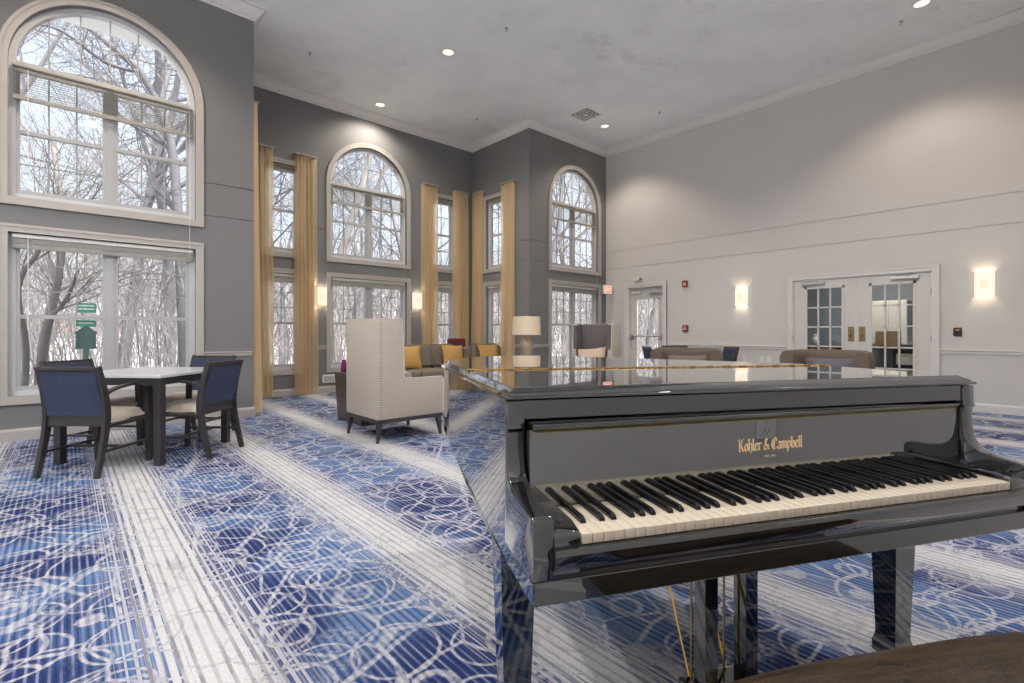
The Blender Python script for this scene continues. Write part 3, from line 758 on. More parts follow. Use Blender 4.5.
for a, b in ((E0+.042, -.003), (1.230, E1-.042)):
    k_ = MB().prism([(0, .700), (0, .722), (.006, .730), (.04, .738), (.159, .738), (.159, .700)], a, b, 'yz', .0015).build('key_block', 'lacquer', piano, 25)
    MB().lathe([(.006, 0), (.006, .002), (.004, .003)], 12, ((a+b)/2, .045, .738)).build('screw', 'black', k_)
MB().prism([(-.008, .668), (-.012, .690), (-.008, .699), (0, .703), (.01, .703), (.01, .660), (-.004, .660)], E0+.042, E1-.042, 'yz').build('keyslip', 'lacquer', piano, 30)
MB().box(E0+.042, E1-.042, .012, .21, .630, .665).box(E0, E1, .001, .21, .594, .641, bev=.003).build('keybed', 'lacquer', piano)
# keys
WK = 1.227/52
wm = MB(); wm.box(.0006, WK-.0006, 0, .159, .7045, .7245, bev=.0012); w0 = wm.build('white_key', 'ivory', piano, 40)
bk = MB(); bk.loops([[(-.0060, .050, .7245), (.0060, .050, .7245), (.0060, .159, .7245), (-.0060, .159, .7245)],
                     [(-.0056, .0525, .7315), (.0056, .0525, .7315), (.0056, .159, .7315), (-.0056, .159, .7315)],
                     [(-.0046, .060, .7365), (.0046, .060, .7365), (.0046, .159, .7365), (-.0046, .159, .7365)]])
b0 = bk.build('black_key', 'ebony', piano); first = True
for i in range(52):
    if i: c = w0.copy(); c.name = 'white_key'; C.objects.link(c); c.parent = piano; c.location = (i*WK, 0, 0)
    if i < 51 and i % 7 in (0, 2, 3, 5, 6):
        x = (i+1)*WK + {2: -.0018, 3: .0018, 5: -.002, 6: 0., 0: .002}[i % 7]
        if first: b0.location = (x, 0, 0); first = False
        else: c = b0.copy(); c.name = 'black_key'; C.objects.link(c); c.parent = piano; c.location = (x, 0, 0)
# gold lettering in black letter, drawn with a broad pen
GL = {'K': (.95, [[(.05, 1.5), (.2, 1.62), (.2, .12), (.08, .0)], [(.2, .12), (.34, .0)], [(.2, .78), (.5, 1.05), (.62, 1.5), (.8, 1.58)], [(.38, .92), (.7, .2), (.78, .05), (.92, .12)], [(.02, .8), (.38, .95)]]),
      'o': (.66, [[(.12, .85), (.12, .18), (.32, .0), (.54, .16), (.54, .8), (.34, 1.0), (.12, .85)]]),
      'h': (.68, [[(.02, 1.5), (.14, 1.6), (.14, .1), (.22, .0)], [(.14, .8), (.42, 1.0), (.56, .84), (.56, .1), (.42, -.28)]]),
      'l': (.34, [[(.02, 1.5), (.14, 1.6), (.14, .14), (.26, .0)]]),
      'e': (.58, [[(.12, .85), (.12, .18), (.32, .0), (.52, .16)], [(.12, .85), (.32, 1.0), (.5, .78), (.14, .48)]]),
      'r': (.52, [[(.02, .9), (.14, 1.0), (.14, .12), (.26, .0)], [(.14, .78), (.38, 1.0), (.5, .86)]]),
      ' ': (.36, []),
      '&': (.95, [[(.86, .06), (.28, 1.05), (.3, 1.38), (.5, 1.5), (.62, 1.3), (.2, .66), (.1, .3), (.3, .0), (.6, .12), (.86, .7)]]),
      'C': (.95, [[(.86, 1.3), (.56, 1.55), (.2, 1.3), (.1, .8), (.18, .3), (.5, .0), (.88, .26)], [(.46, 1.35), (.46, .25)], [(.86, 1.3), (.8, 1.05)]]),
      'a': (.68, [[(.1, .82), (.32, 1.0), (.52, .84), (.52, .14), (.64, .0)], [(.52, .56), (.16, .42), (.12, .16), (.28, .0), (.52, .2)]]),
      'm': (1.0, [[(.02, .9), (.14, 1.0), (.14, .0)], [(.14, .8), (.36, 1.0), (.48, .84), (.48, .0)], [(.48, .8), (.72, 1.0), (.84, .84), (.84, .14), (.94, .0)]]),
      'p': (.68, [[(.02, .9), (.14, 1.0), (.14, -.5)], [(.14, .82), (.4, 1.0), (.56, .8), (.56, .2), (.36, .0), (.14, .14)]]),
      'b': (.68, [[(.02, 1.5), (.14, 1.6), (.14, .16), (.36, .0), (.56, .2), (.56, .8), (.38, 1.0), (.14, .8)]])}
txt = 'Kohler & Campbell'; tw = sum(GL[c][0] for c in txt); S = .204/tw
lm = MB(); x = 0
nib = Vector((.105, .085))
for ch in txt:
    for st in GL[ch][1]:
        for (ax, ay), (bx, by) in zip(st, st[1:]):
            q = [Vector((ax, ay))-nib, Vector((ax, ay))+nib, Vector((bx, by))+nib, Vector((bx, by))-nib]
            if abs((q[1]-q[0]).cross(q[3]-q[0])) < .02:
                dv = (q[3]-q[0]).normalized(); pv = Vector((-dv.y, dv.x))*.035
                q = [q[0]-pv, q[0]+pv, q[2]+pv, q[2]-pv]
            lm.face([((x+p.x)*S, 0, p.y*S) for p in q])
    x += GL[ch][0]
bmesh.ops.recalc_face_normals(lm.bm, faces=lm.bm.faces)
r_ = bmesh.ops.extrude_face_region(lm.bm, geom=lm.bm.faces[:]); bmesh.ops.translate(lm.bm, vec=(0, -.0005, 0), verts=[v for v in r_['geom'] if isinstance(v, bmesh.types.BMVert)])
ZL = .815
lo = lm.build('maker_lettering', 'gold_leaf', fbo); lo.location = (.503, .1597, ZL)
eo = text_mesh('EST. 1896', .0085, 'founding_year_lettering', 'gold_leaf', fbo, (.603, .1596, ZL-.017), (PI/2, 0, 0), .0003)
# legs
def pleg(x, y, top):
    m = MB()
    def q(w, z): return [(x+a*w, y+b*w, z) for a, b in ((-1, -1), (1, -1), (1, 1), (-1, 1))]
    m.loops([q(.034, .028), q(.040, .034), (q(.041, .068)), q(.034, .092), q(.034, .12), q(.047, top-.05), q(.048, top)])
    l = m.build('leg', 'lacquer', piano)
    MB().lathe([(.012, .0), (.022, .010), (.022, .026), (.016, .03)], 14, (x, y, 0)).build('caster', 'brass', l, 40)
pleg(-.035, .36, .60); pleg(1.30, .36, .60); pleg(.52, 1.45, .69)
# pedal lyre
ly = MB()
for xx in (.537, .675): ly.bar((xx, .33, .08), (xx, .33, .60), .042, d0=.05)
ly.box(.49, .72, .27, .40, .03, .085, bev=.006); ly.box(.52, .70, .28, .38, .56, .60)
lyo = ly.build('lyre', 'lacquer', piano)
for xx, xp in ((.513, .555), (.57, .605), (.627, .655)):
    MB().tube([(xx, .365, .08), (xx, .365, .60)], .0035, 7).build('pedal_rod', 'brass', lyo)
    MB().loops([[(xp-.008, .30, .056), (xp+.008, .30, .056), (xp+.008, .30, .062), (xp-.008, .30, .062)], [(xp-.010, .22, .048), (xp+.010, .22, .048), (xp+.010, .22, .055), (xp-.010, .22, .055)],
                [(xp-.017, .17, .040), (xp+.017, .17, .040), (xp+.017, .17, .047), (xp-.017, .17, .047)]]).build('pedal', 'brass', lyo)
for xx in (.525, .655): MB().tube([(xx, .39, .08), (xx-.005, .62, .60)], .0045, 7).build('brace_rod', 'brass', lyo)

# bench
bench = thing('piano_bench', 'brown leather topped piano bench at the bottom right, before the keyboard', 'bench', (0, 0, 0), PHI-R(4))
bp = Matrix.Translation((.748, .6248, 0)) @ Matrix.Rotation(PHI, 4, 'Z') @ Vector((.59, -.322, 0)); bench.location = bp
m = MB(); NX, NY = 40, 20; top = []; hw, hd = .40, .185
for j in range(NY+1):
    row = []
    for i in range(NX+1):
        a, b = i/NX*2-1, j/NY*2-1
        sx = abs(a)**1.0; z = .468+.036*(max(0, 1-abs(a)**5)*max(0, 1-abs(b)**5))**.5
        z -= .010*math.cos(a*PI*2.5)*math.exp(-((abs(b)-0)/.6)**2)*.6
        row.append(m.bm.verts.new((a*hw*(1-.02*b*b), b*hd*(1-.03*a*a), z)))
    top.append(row)
for j in range(NY):
    for i in range(NX): m.bm.faces.new((top[j][i], top[j][i+1], top[j+1][i+1], top[j+1][i]))
rim = [top[0][i] for i in range(NX+1)]+[top[j][NX] for j in range(1, NY+1)]+[top[NY][i] for i in range(NX-1, -1, -1)]+[top[j][0] for j in range(NY-1, 0, -1)]
low = [m.bm.verts.new((v.co.x*.985, v.co.y*.985, .425)) for v in rim]
for i in range(len(rim)): m.bm.faces.new((rim[i], rim[(i+1) % len(rim)], low[(i+1) % len(rim)], low[i]))
m.bm.faces.new(low)
m.build('cushion', 'leather', bench, 60)
MB().box(-.37, .37, -.172, .172, .36, .425, bev=.004).build('apron', 'lacquer', bench)
for sx in (-1, 1):
    for sy in (-1, 1): MB().bar((sx*.335, sy*.14, .0), (sx*.335, sy*.14, .37), .035, .05).build('leg', 'lacquer', bench)

# ------------------------------------------------------------------ dining chair (local +x = forward)
def make_chair(label, group):
    t = thing('dining_chair', label, 'chair', group=group)
    W = .235
    rear = [(-.075, 0), (-.045, .12), (-.005, .30), (.012, .42), (.012, .52), (-.015, .68), (-.065, .855)]
    thk = [.036, .042, .05, .056, .056, .048, .034]
    rc = catmull(rear, 4); tk = [thk[min(i//4, 6)]*(1-(i % 4)/4)+thk[min(i//4+1, 6)]*(i % 4)/4 for i in range(len(rc))]
    for s in (-1, 1):
        MB().strip([(p.x, s*W, p.y) for p in rc], .015, (0, 1, 0), tk).build('rear_leg', 'espresso', t, 40)
        MB().bar((.47, s*.225, 0), (.45, s*.225, .655), .034, .04).build('front_leg', 'espresso', t)
        arm = catmull([(-.012, .635), (.10, .672), (.25, .688), (.38, .680), (.47, .655)], 5)
        MB().strip([(p.x, s*(.235 if p.x < .3 else .228), p.y) for p in arm], .021, (0, 1, 0), .02).build('arm', 'espresso', t, 40)
        MB().bar((-.03, s*.228, .19), (.455, s*.225, .19), .018, d0=.028).build('side_stretcher', 'espresso', t)
        MB().bar((.01, s*.228, .385), (.455, s*.224, .385), .022, d0=.06).build('side_rail', 'espresso', t)
    MB().bar((.45, -.22, .385), (.45, .22, .385), .022, d0=.06, up=(1, 0, 0)).build('front_rail', 'espresso', t)
    MB().bar((.20, -.225, .19), (.20, .225, .19), .018, d0=.026, up=(1, 0, 0)).build('cross_stretcher', 'espresso', t)
    bx = lambda z: [p.x for p in rc if p.y >= z][0]
    def crosspiece(z0, z1, d): 
        m = MB(); P = [(bx(z)+.0, z) for z in (z0, (z0+z1)/2, z1)]
        m.strip([(p[0], 0, p[1]) for p in P], W-.012, (0, 1, 0), d); return m
    crosspiece(.385, .47, .024).build('lower_back_rail', 'espresso', t)
    crosspiece(.815, .853, .030).build('top_rail', 'espresso', t)
    zs = [.47+.345*i/8 for i in range(9)]
    MB().strip([(bx(z), 0, z) for z in zs], W-.014, (0, 1, 0), .04).build('backrest', 'navy', t, 40)
    m = MB(); NX = 12
    g = [[None]*(NX+1) for _ in range(NX+1)]
    for j in range(NX+1):
        for i in range(NX+1):
            a, b = i/NX*2-1, j/NX*2-1
            g[j][i] = m.bm.verts.new((.235+a*.232, b*(.212-.0*a), .425+.062*(max(0, 1-a**6)*max(0, 1-b**6))**.4*(1-.18*(1-a)*.5)))
    for j in range(NX):
        for i in range(NX): m.bm.faces.new((g[j][i], g[j][i+1], g[j+1][i+1], g[j+1][i]))
    rim = g[0]+[g[j][NX] for j in range(1, NX+1)]+g[NX][NX-1::-1]+[g[j][0] for j in range(NX-1, 0, -1)]
    lw = [m.bm.verts.new((v.co.x, v.co.y, .408)) for v in rim]
    for i in range(len(rim)): m.bm.faces.new((rim[i], rim[(i+1) % len(rim)], lw[(i+1) % len(rim)], lw[i]))
    m.bm.faces.new(lw); m.build('seat', 'vinyl', t, 60)
    return t
TC = Vector((.577, 5.69))
def chair_at(proto, cx, cy, ang, label):
    off = Vector((math.cos(ang), math.sin(ang)))*.06
    if proto is None:
        t = make_chair(label, 'dark framed armchairs at the tables'); t.location = (cx+off.x, cy+off.y, 0); t.rotation_euler.z = ang; return t
    return dup(proto, (cx+off.x, cy+off.y, 0), ang, label)
ch = chair_at(None, .005, 5.095, R(47), 'dark armchair with navy back nearest the camera, left of the white table')
chair_at(ch, 1.09, 5.19, R(135), 'dark armchair with navy back at the right of the white table')
chair_at(ch, 1.24, 6.44, R(224), 'dark armchair facing us behind the right chair of the white table')
chair_at(ch, .0, 6.30, R(-45), 'dark armchair by the window, hidden behind the nearest one')
chair_at(ch, 8.02, 5.15, R(-42), 'dark armchair seen side-on before the single glazed door')
chair_at(ch, 8.94, 5.10, R(226), 'dark armchair whose top rail shows above the left brown armchair')
chair_at(ch, 8.92, 3.96, R(140), 'dark armchair with blue back between brown armchairs by the pale wall')

def make_table(label, c, ang):
    t = thing('dining_table', label, 'table', (c[0], c[1], 0), ang, 'square white topped tables'); h = .475
    MB().box(-h, h, -h, h, .735, .762, bev=.004).build('tabletop', 'tabletop', t)
    MB().box(-h+.01, h-.01, -h+.01, -h+.035, .675, .735).box(-h+.01, h-.01, h-.035, h-.01, .675, .735).box(-h+.01, -h+.035, -h+.01, h-.01, .675, .735).box(h-.035, h-.01, -h+.01, h-.01, .675, .735).build('apron', 'espresso', t)
    for sx in (-1, 1):
        for sy in (-1, 1): MB().box(sx*(h-.035)-.031, sx*(h-.035)+.031, sy*(h-.035)-.031, sy*(h-.035)+.031, 0, .735, bev=.003).build('leg', 'espresso', t)
    return t
make_table('square white topped table with dark legs by the big left window', TC, R(45))
make_table('square table behind the left brown armchair, mostly hidden', (8.38, 4.66), R(48))

# ------------------------------------------------------------------ soft seating
def pillow(label, loc, w, h, t, mat, lean, rz, piping=None, group='throw pillows', roll=0):
    r = thing('throw_pillow', label, 'pillow', loc, rz, group)
    m = MB(); N = 14; Mx = mat_at((0, 0, 0), 0, 0, 0) @ Matrix.Rotation(lean, 4, 'Y') @ Matrix.Rotation(roll, 4, 'X'); sides = []
    for s in (1, -1):
        g = []
        for j in range(N+1):
            row = []
            for i in range(N+1):
                a, b = i/N*2-1, j/N*2-1
                d = t/2*(max(0, 1-a*a)*max(0, 1-b*b))**.55*s
                row.append(m.bm.verts.new(Mx @ Vector((d, a*w/2*(1-.07*(1-b*b)), h/2+b*h/2*(1-.09*(1-a*a))))))
            g.append(row)
        for j in range(N):
            for i in range(N): m.bm.faces.new((g[j][i], g[j][i+1], g[j+1][i+1], g[j+1][i]))
        sides.append(g)
    bmesh.ops.remove_doubles(m.bm, verts=m.bm.verts, dist=1e-5)
    m.build('cover', mat, r, 70)
    if piping:
        p = []
        for k in range(4*N):
            q, i = divmod(k, N); a, b = [(i/N*2-1, -1), (1, i/N*2-1), (1-i/N*2, 1), (-1, 1-i/N*2)][q]
            p.append(Mx @ Vector((0, a*w/2*(1-.07*(1-b*b)), h/2+b*h/2*(1-.09*(1-a*a)))))
        MB().tube(p+[p[0]], .006, 6, cap=False).build('piping', piping, r)
    return r

def make_wing(label, loc, rz):
    """high wing chair; local +x forward, origin at the centre of its back edge"""
    t = thing('wing_chair', label, 'wing chair', loc, rz, 'high winged lounge chairs'); W = .375
    for s in (-1, 1):
        y0, y1 = (W-.075, W) if s > 0 else (-W, -W+.075)
        pr = [(.05, .235), (.76, .235), (.785, .26), (.785, .615), (.765, .637), (.325, .637), (.30, .66), (.275, 1.24), (.255, 1.26), (.05, 1.26)]
        sp = MB().prism(pr, y0, y1, 'xz', .008).build('side_panel', 'zigzag', t, 30)
        yy = (y0+y1)/2
        MB().tube([(.78, s*W*.995, .26), (.785, s*W*.995, .60), (.76, s*W*.995, .637), (.33, s*W*.995, .637), (.302, s*W*.995, .66), (.277, s*W*.995, 1.235), (.25, s*W*.995, 1.26)], .006, 6).build('piping', 'piping', sp)
        MB().box(.10, .70, (y0-.006 if s > 0 else y1-.001), (y0+.001 if s > 0 else y1+.006), .45, .63).box(.10, .265, (y0-.006 if s > 0 else y1-.001), (y0+.001 if s > 0 else y1+.006), .63, 1.245).box(.255, .292, (y0-.004 if s > 0 else y0+.012), (y1-.012 if s > 0 else y1+.004), .655, 1.235, bev=.006).build('lining', 'grey_fabric', t)
    MB().box(0, .055, -W, W, .235, 1.26, bev=.008).build('back_panel', 'zigzag', t, 30)
    MB().box(.055, .16, -W+.076, W-.076, .40, 1.25, bev=.02).build('backrest', 'grey_fabric', t, 40)
    MB().box(.06, .76, -W+.076, W-.076, .235, .34).build('seat_base', 'grey_fabric', t)
    MB().box(.14, .79, -W+.078, W-.078, .34, .46, bev=.03, seg=3).build('seat_cushion', 'grey_fabric', t, 40)
    MB().box(.005, .775, -W+.005, W-.005, .195, .235).build('base_frame', 'espresso', t)
    for x, sx in ((.04, -1), (.735, 1)):
        for s in (-1, 1): MB().bar((x+sx*.03, s*(W-.035)*1.02, 0), (x, s*(W-.04), .20), .024, .05).build('leg', 'espresso', t)
    return t
w1 = make_wing('tall winged chair seen from behind, centre of the room beside the piano', (2.30, 4.925, 0), 0)
dup(w1, (6.56, 5.06, 0), R(184), 'tall winged chair facing us behind the piano, before the last arched window')
pillow('beige throw pillow in the tall winged chair behind the piano', (6.20, 5.00, .462), .50, .44, .15, 'beige_pillow', R(-22), R(196), roll=R(6))

def make_sofa(name, label, loc, rz, w, nseat, H=.885):
    t = thing(name, label, 'sofa', loc, rz, 'taupe sofas in the bay'); D = .85
    MB().box(0, D-.03, -w/2+.02, w/2-.02, .12, .30, bev=.01).build('base', 'taupe_fabric', t, 40)
    MB().box(0, .16, -w/2, w/2, .12, H-.06, bev=.03, seg=3).build('back_frame', 'taupe_fabric', t, 40)
    for s in (-1, 1):
        MB().box(0, D, *( (w/2-.13, w/2) if s > 0 else (-w/2, -w/2+.13)), .12, .62, bev=.03, seg=3).build('arm', 'taupe_fabric', t, 40)
        for x in (.06, D-.06): MB().bar((x, s*(w/2-.08), 0), (x, s*(w/2-.08), .13), .035, .05).build('leg', 'espresso', t)
    iw = (w-.27)/nseat
    for i in range(nseat):
        y0 = -w/2+.135+i*iw
        MB().box(.30, D+.01, y0+.003, y0+iw-.003, .30, .45, bev=.035, seg=3).build('seat_cushion', 'taupe_fabric', t, 40)
        m = MB(); b = bmesh.new(); bmesh.ops.create_cube(b, size=1)
        for v in b.verts: v.co = Vector((.13+(v.co.x+.5)*.19, y0+.004+(v.co.y+.5)*(iw-.008), .44+(v.co.z+.5)*(H-.44)))
        bmesh.ops.bevel(b, geom=b.edges[:], offset=.045, segments=3, affect='EDGES')
        m.add(b, Matrix.Translation((.2, 0, .45)) @ Matrix.Rotation(R(-8), 4, 'Y') @ Matrix.Translation((-.2, 0, -.45)))
        m.build('back_cushion', 'taupe_fabric', t, 40)
    return t
make_sofa('sofa', 'long taupe sofa before the bay curtains, behind the tall winged chair', (4.85, 8.25, 0), R(-90), 2.0, 3)
make_sofa('loveseat', 'shorter taupe sofa at the right, nearest the table lamp', (6.38, 8.10, 0), R(-90), 1.0, 1)
pillow('gold throw pillow at the left end of the long sofa', (4.60, 7.82, .45), .46, .44, .14, 'gold_pillow', R(-16), R(-96))
pillow('silver white throw pillow peeking out beside the winged chair', (4.22, 7.72, .45), .44, .42, .13, 'silver_pillow', R(-16), R(-86))
pillow('gold throw pillow in the middle of the sofas, against the right cushion', (5.54, 7.80, .45), .50, .44, .14, 'gold_pillow', R(-14), R(-88), roll=R(-3))
pillow('gold throw pillow at the far right, nearest the table lamp', (6.34, 7.66, .45), .50, .44, .14, 'gold_pillow', R(-16), R(-90))

def make_club(label, loc, rz):
    t = thing('club_chair', label, 'armchair', loc, rz, 'brown tub armchairs'); m = MB()
    path = catmull([(.74, -.40), (.40, -.42), (.16, -.38), (.03, -.26), (0, 0), (.03, .26), (.16, .38), (.40, .42), (.74, .40)], 6)
    loops = []
    for i, p in enumerate(path):
        d = (path[min(i+1, len(path)-1)]-path[max(i-1, 0)]).normalized(); n = Vector((d.y, -d.x))*-1
        n = Vector((-d.y, d.x))
        s = []
        for a, z in ((-.07, .14), (.07, .14), (.075, .50), (.072, .80), (.05, .862), (.0, .885), (-.05, .862), (-.078, .80), (-.08, .5)):
            q = p+n*a; s.append((q.x, q.y, z))
        loops.append(s)
    m.loops(loops); m.build('shell', 'brown_fabric', t, 50)
    MB().box(.07, .74, -.33, .33, .14, .30).build('seat_base', 'brown_fabric', t)
    MB().box(.10, .78, -.33, .33, .30, .46, bev=.04, seg=3).build('seat_cushion', 'brown_fabric', t, 40)
    for x in (.10, .66):
        for s in (-1, 1): MB().bar((x, s*.33, 0), (x, s*.33, .145), .03, .045).build('leg', 'espresso', t)
    return t
a1 = (7.08, 3.83); g1 = R(207)
c1 = make_club('brown tub armchair in the middle distance, left one behind the piano', (a1[0], a1[1], 0), g1)
a2 = (7.65, 2.03); g2 = R(186)
dup(c1, (a2[0], a2[1], 0), g2, 'brown tub armchair in front of the white double doors')
pillow('grey mauve piped pillow in the left brown armchair', (a1[0]+math.cos(g1)*.34, a1[1]+math.sin(g1)*.34, .462), .56, .34, .14, 'mauve_pillow', R(-20), g1, 'taupe_fabric')
pillow('slate blue piped pillow in the brown armchair before the double doors', (a2[0]+math.cos(g2)*.34, a2[1]+math.sin(g2)*.34, .462), .56, .34, .14, 'blue_pillow', R(-20), g2, 'taupe_fabric')

def make_burg(label, loc, rz):
    t = thing('side_chair', label, 'chair', loc, rz, 'burgundy side chairs')
    MB().box(-.06, .02, -.22, .22, .50, .99, bev=.03, seg=3).build('backrest', 'burgundy', t, 40)
    MB().box(.0, .46, -.23, .23, .40, .48, bev=.025, seg=3).build('seat', 'burgundy', t, 40)
    for s in (-1, 1):
        MB().bar((-.08, s*.20, 0), (-.02, s*.20, .55), .03, .036).build('rear_leg', 'espresso', t); MB().bar((.43, s*.20, 0), (.41, s*.20, .41), .028, .04).build('front_leg', 'espresso', t)
    return t
bc = make_burg('burgundy chair whose top shows above the sofas', (6.02, 8.42, 0), R(90))
dup(bc, (4.50, 8.45, 0), R(90), 'burgundy chair just showing behind the tall winged chair')

def make_end(label, loc, rz):
    t = thing('end_table', label, 'end table', loc, rz, 'dark end tables')
    MB().box(-.30, .30, -.36, .36, .575, .607, bev=.003).build('tabletop', 'dark_wood', t)
    for s in (-1, 1):
        MB().prism([(-.26, 0), (.26, 0), (.30, .575), (-.30, .575)], s*.33-.02, s*.33+.02, 'xz').build('side_panel', 'dark_wood', t)
    MB().loops([[(-.265, -.31, .01), (-.235, -.31, .01), (-.235, .31, .01), (-.265, .31, .01)], [(-.30, -.31, .575), (-.27, -.31, .575), (-.27, .31, .575), (-.30, .31, .575)]]).build('end_panel', 'dark_wood', t)
    MB().box(-.26, .27, -.31, .31, .25, .27).build('shelf', 'dark_wood', t)
    return t
et = make_end('dark tapered end table beside the tall winged chair', (2.86, 5.90, 0), 0)
dup(et, (4.90, 5.10, 0), R(0), 'dark end table under the cream table lamp, hidden behind the piano')
r = thing('vase', 'small magenta glass vase on the dark end table', 'vase', (2.66, 6.20, .607))
MB().lathe([(.028, 0), (.034, .004), (.040, .05), (.034, .11), (.026, .14), (.032, .155), (.028, .155), (.022, .14), (.028, .02)], 20).build('vessel', 'magenta', r, 50)
lamp = thing('table_lamp', 'cream drum shaded table lamp with gourd base behind the piano', 'lamp', (4.86, 5.08, .607))
MB().lathe([(.06, 0), (.062, .02), (.058, .06), (.062, .14), (.078, .22), (.093, .29), (.095, .335), (.082, .39), (.05, .44), (.028, .48), (.022, .51), (.018, .52)], 28).build('base', 'ceramic', lamp, 50)
MB().tube([(0, 0, .51), (0, 0, .72)], .006, 8).build('stem', 'brass', lamp)
MB().lathe([(.205, .475), (.195, .735), (.190, .735), (.200, .475)], 36, cap=False).loops([[(.2*math.cos(2*PI*k/36), .2*math.sin(2*PI*k/36), .475) for k in range(36)], [(.205*math.cos(2*PI*k/36), .205*math.sin(2*PI*k/36), .475) for k in range(36)]], False, False).build('lamp_shade', 'shade', lamp, 40)
MB().bar((-.195, 0, .715), (.195, 0, .715), .005, up=(0, 0, 1)).lathe([(.012, .72), (.014, .735), (.004, .75)], 10).build('finial', 'brass', lamp)

# ------------------------------------------------------------------ room behind the double doors
RX0, RX1, RY0, RY1, RH = XE+TW, 13.2, -.2, 5.0, 2.75
slab('wall_far_room', RX1, RX1+.1, RY0, RY1, 0, RH, 'blue_grey'); slab('wall_far_room_left', RX0, RX1, RY1, RY1+.1, 0, RH, 'blue_grey'); slab('wall_far_room_right', RX0, RX1, RY0-.1, RY0, 0, RH, 'blue_grey')
slab('ceiling_far_room', RX0, RX1+.1, RY0-.1, RY1+.1, RH, RH+.1, 'ceiling'); slab('floor_far_room', RX0, RX1+.1, RY0-.1, RY1+.1, -.1, 0, 'blue_grey')
slab('floor_threshold', XE, RX0, -D2[1], -D2[0], -.1, .0005, 'dark_wood')
l = bpy.data.lights.new('far_room_fill_light', 'AREA'); l.energy = 55; l.size = 1.2; l.color = (1, .96, .9)  # added fill light without a fixture, brightens the room behind the doors
lo_ = bpy.data.objects.new('far_room_fill_light', l); C.objects.link(lo_); lo_.location = (11.6, 2.4, RH-.06); l.energy = 36
cab = thing('storage_cabinet', 'cream wall cabinet seen through the right glazed door', 'cabinet', (12.93, 2.36, 0))
MB().box(-.25, .265, -.30, .30, .86, 1.78, bev=.004).build('body', 'cream', cab)
for s in (-1, 1):
    dd = MB().box(-.268, -.25, .005 if s > 0 else -.295, .295 if s > 0 else -.005, .88, 1.76, bev=.003).build('door', 'cream', cab)
    MB().tube([(-.285, s*.03, .92), (-.285, s*.03, 1.04)], .006, 6).build('handle', 'steel', dd)
ft = thing('console_table', 'dark table behind the glazed double doors', 'table', (11.6, 2.6, 0))
MB().box(-.3, .3, -.9, .9, .80, .84, bev=.003).build('tabletop', 'espresso', ft)
for sx in (-.26, .26):
    for sy in (-.85, .85): MB().bar((sx, sy, 0), (sx, sy, .80), .05).build('leg', 'espresso', ft)
bx = thing('cardboard_box', 'tan cardboard box on the table behind the right glazed door', 'box', (11.55, 2.16, .84))
MB().box(-.16, .16, -.17, .17, 0, .30, bev=.002).build('carton', 'cardboard', bx); MB().box(-.162, .162, -.02, .02, .298, .302).build('tape', 'cream', bx)
jr = thing('white_jar', 'white jar on the dark table behind the left glazed door', 'jar', (11.6, 3.40, .84))
MB().lathe([(.05, 0), (.07, .02), (.08, .10), (.06, .17), (.04, .19), (.045, .21)], 20).build('body', 'plastic', jr, 50); MB().lathe([(.048, .21), (.048, .225), (.01, .24)], 20).build('lid', 'plastic', jr, 40)
dup(ch, (10.75, 2.55, 0), R(10), 'dark armchair in the room behind the glazed double doors')
bd = thing('framed_board', 'dark framed white board leaning below the cardboard box', 'board', (11.28, 1.80, 0))
MB().box(-.02, .02, -.24, .24, .45, .80, bev=.004).build('frame', 'black', bd); MB().box(-.023, -.019, -.19, .19, .53, .73).build('sheet', 'cream', bd)
for s in (-.18, .18): MB().bar((0, s, 0), (0, s, .46), .03).build('leg', 'black', bd)

# ------------------------------------------------------------------ outside: ground, woods, sign, building
g = MB(); rng = random.Random(5); NXg, NYg = 60, 44; rows = []
for j in range(NYg+1):
    row = []
    for i in range(NXg+1):
        x = -50+130*i/NXg; y = -20+90*j/NYg
        d = max(0, y-20)+max(0, x-22)*.7+max(0, -x-10)*.4
        z = -.25+.05*math.sin(x*1.3)+.05*math.cos(y*.9)+ .085*d*(1+.25*math.sin(x*.17))
        row.append(g.bm.verts.new((x, y, min(z, 5.2+.5*math.sin(x*.3)))))
    rows.append(row)
for j in range(NYg):
    for i in range(NXg): g.bm.faces.new((rows[j][i], rows[j][i+1], rows[j+1][i+1], rows[j+1][i]))
struct(g.build('ground_outside', 'litter', None, 60))
def gz(x, y):
    d = max(0, y-20)+max(0, x-22)*.7+max(0, -x-10)*.4
    return min(-.25+.085*d*(1+.25*math.sin(x*.17)), 5.)-.08

def grow(m, rng, p, d, ln, r, lev, maxlev, bend=.22):
    n = 6 if lev < 2 else (4 if lev == 2 else 3); seg = ln/n; pts = [p.copy()]; rs = [r]; dirs = [d.copy()]
    for i in range(n):
        d = (d+Vector((rng.gauss(0, bend), rng.gauss(0, bend), rng.gauss(0, bend*.7)+(.06 if lev else .02)))*.6).normalized()
        p = p+d*seg; pts.append(p.copy()); rs.append(max(.003, r*(1-.72*(i+1)/n))); dirs.append(d.copy())
    m.tube(pts, rs, 7 if lev == 0 else (5 if lev == 1 else 3), cap=False)
    if lev >= maxlev: return
    kids = (9, 6, 5, 4)[min(lev, 3)]
    for k in range(kids):
        t = (.30+.68*(k+rng.random())/kids) if lev == 0 else (.2+.8*(k+rng.random())/kids)
        i = min(n-1, int(t*n)); f = t*n-i; q = pts[i].lerp(pts[i+1], f); rr = (rs[i]*(1-f)+rs[i+1]*f)*rng.uniform(.45, .7)
        ax = dirs[i].cross(Vector((rng.gauss(0, 1), rng.gauss(0, 1), rng.gauss(0, 1)))).normalized()
        nd = (Matrix.Rotation(rng.uniform(.5, 1.15), 3, ax) @ dirs[i]); nd.z = nd.z*.8+.16; nd.normalize()
        grow(m, rng, q, nd, ln*rng.uniform(.38, .62), max(.0045, rr), lev+1, maxlev, bend*1.15)
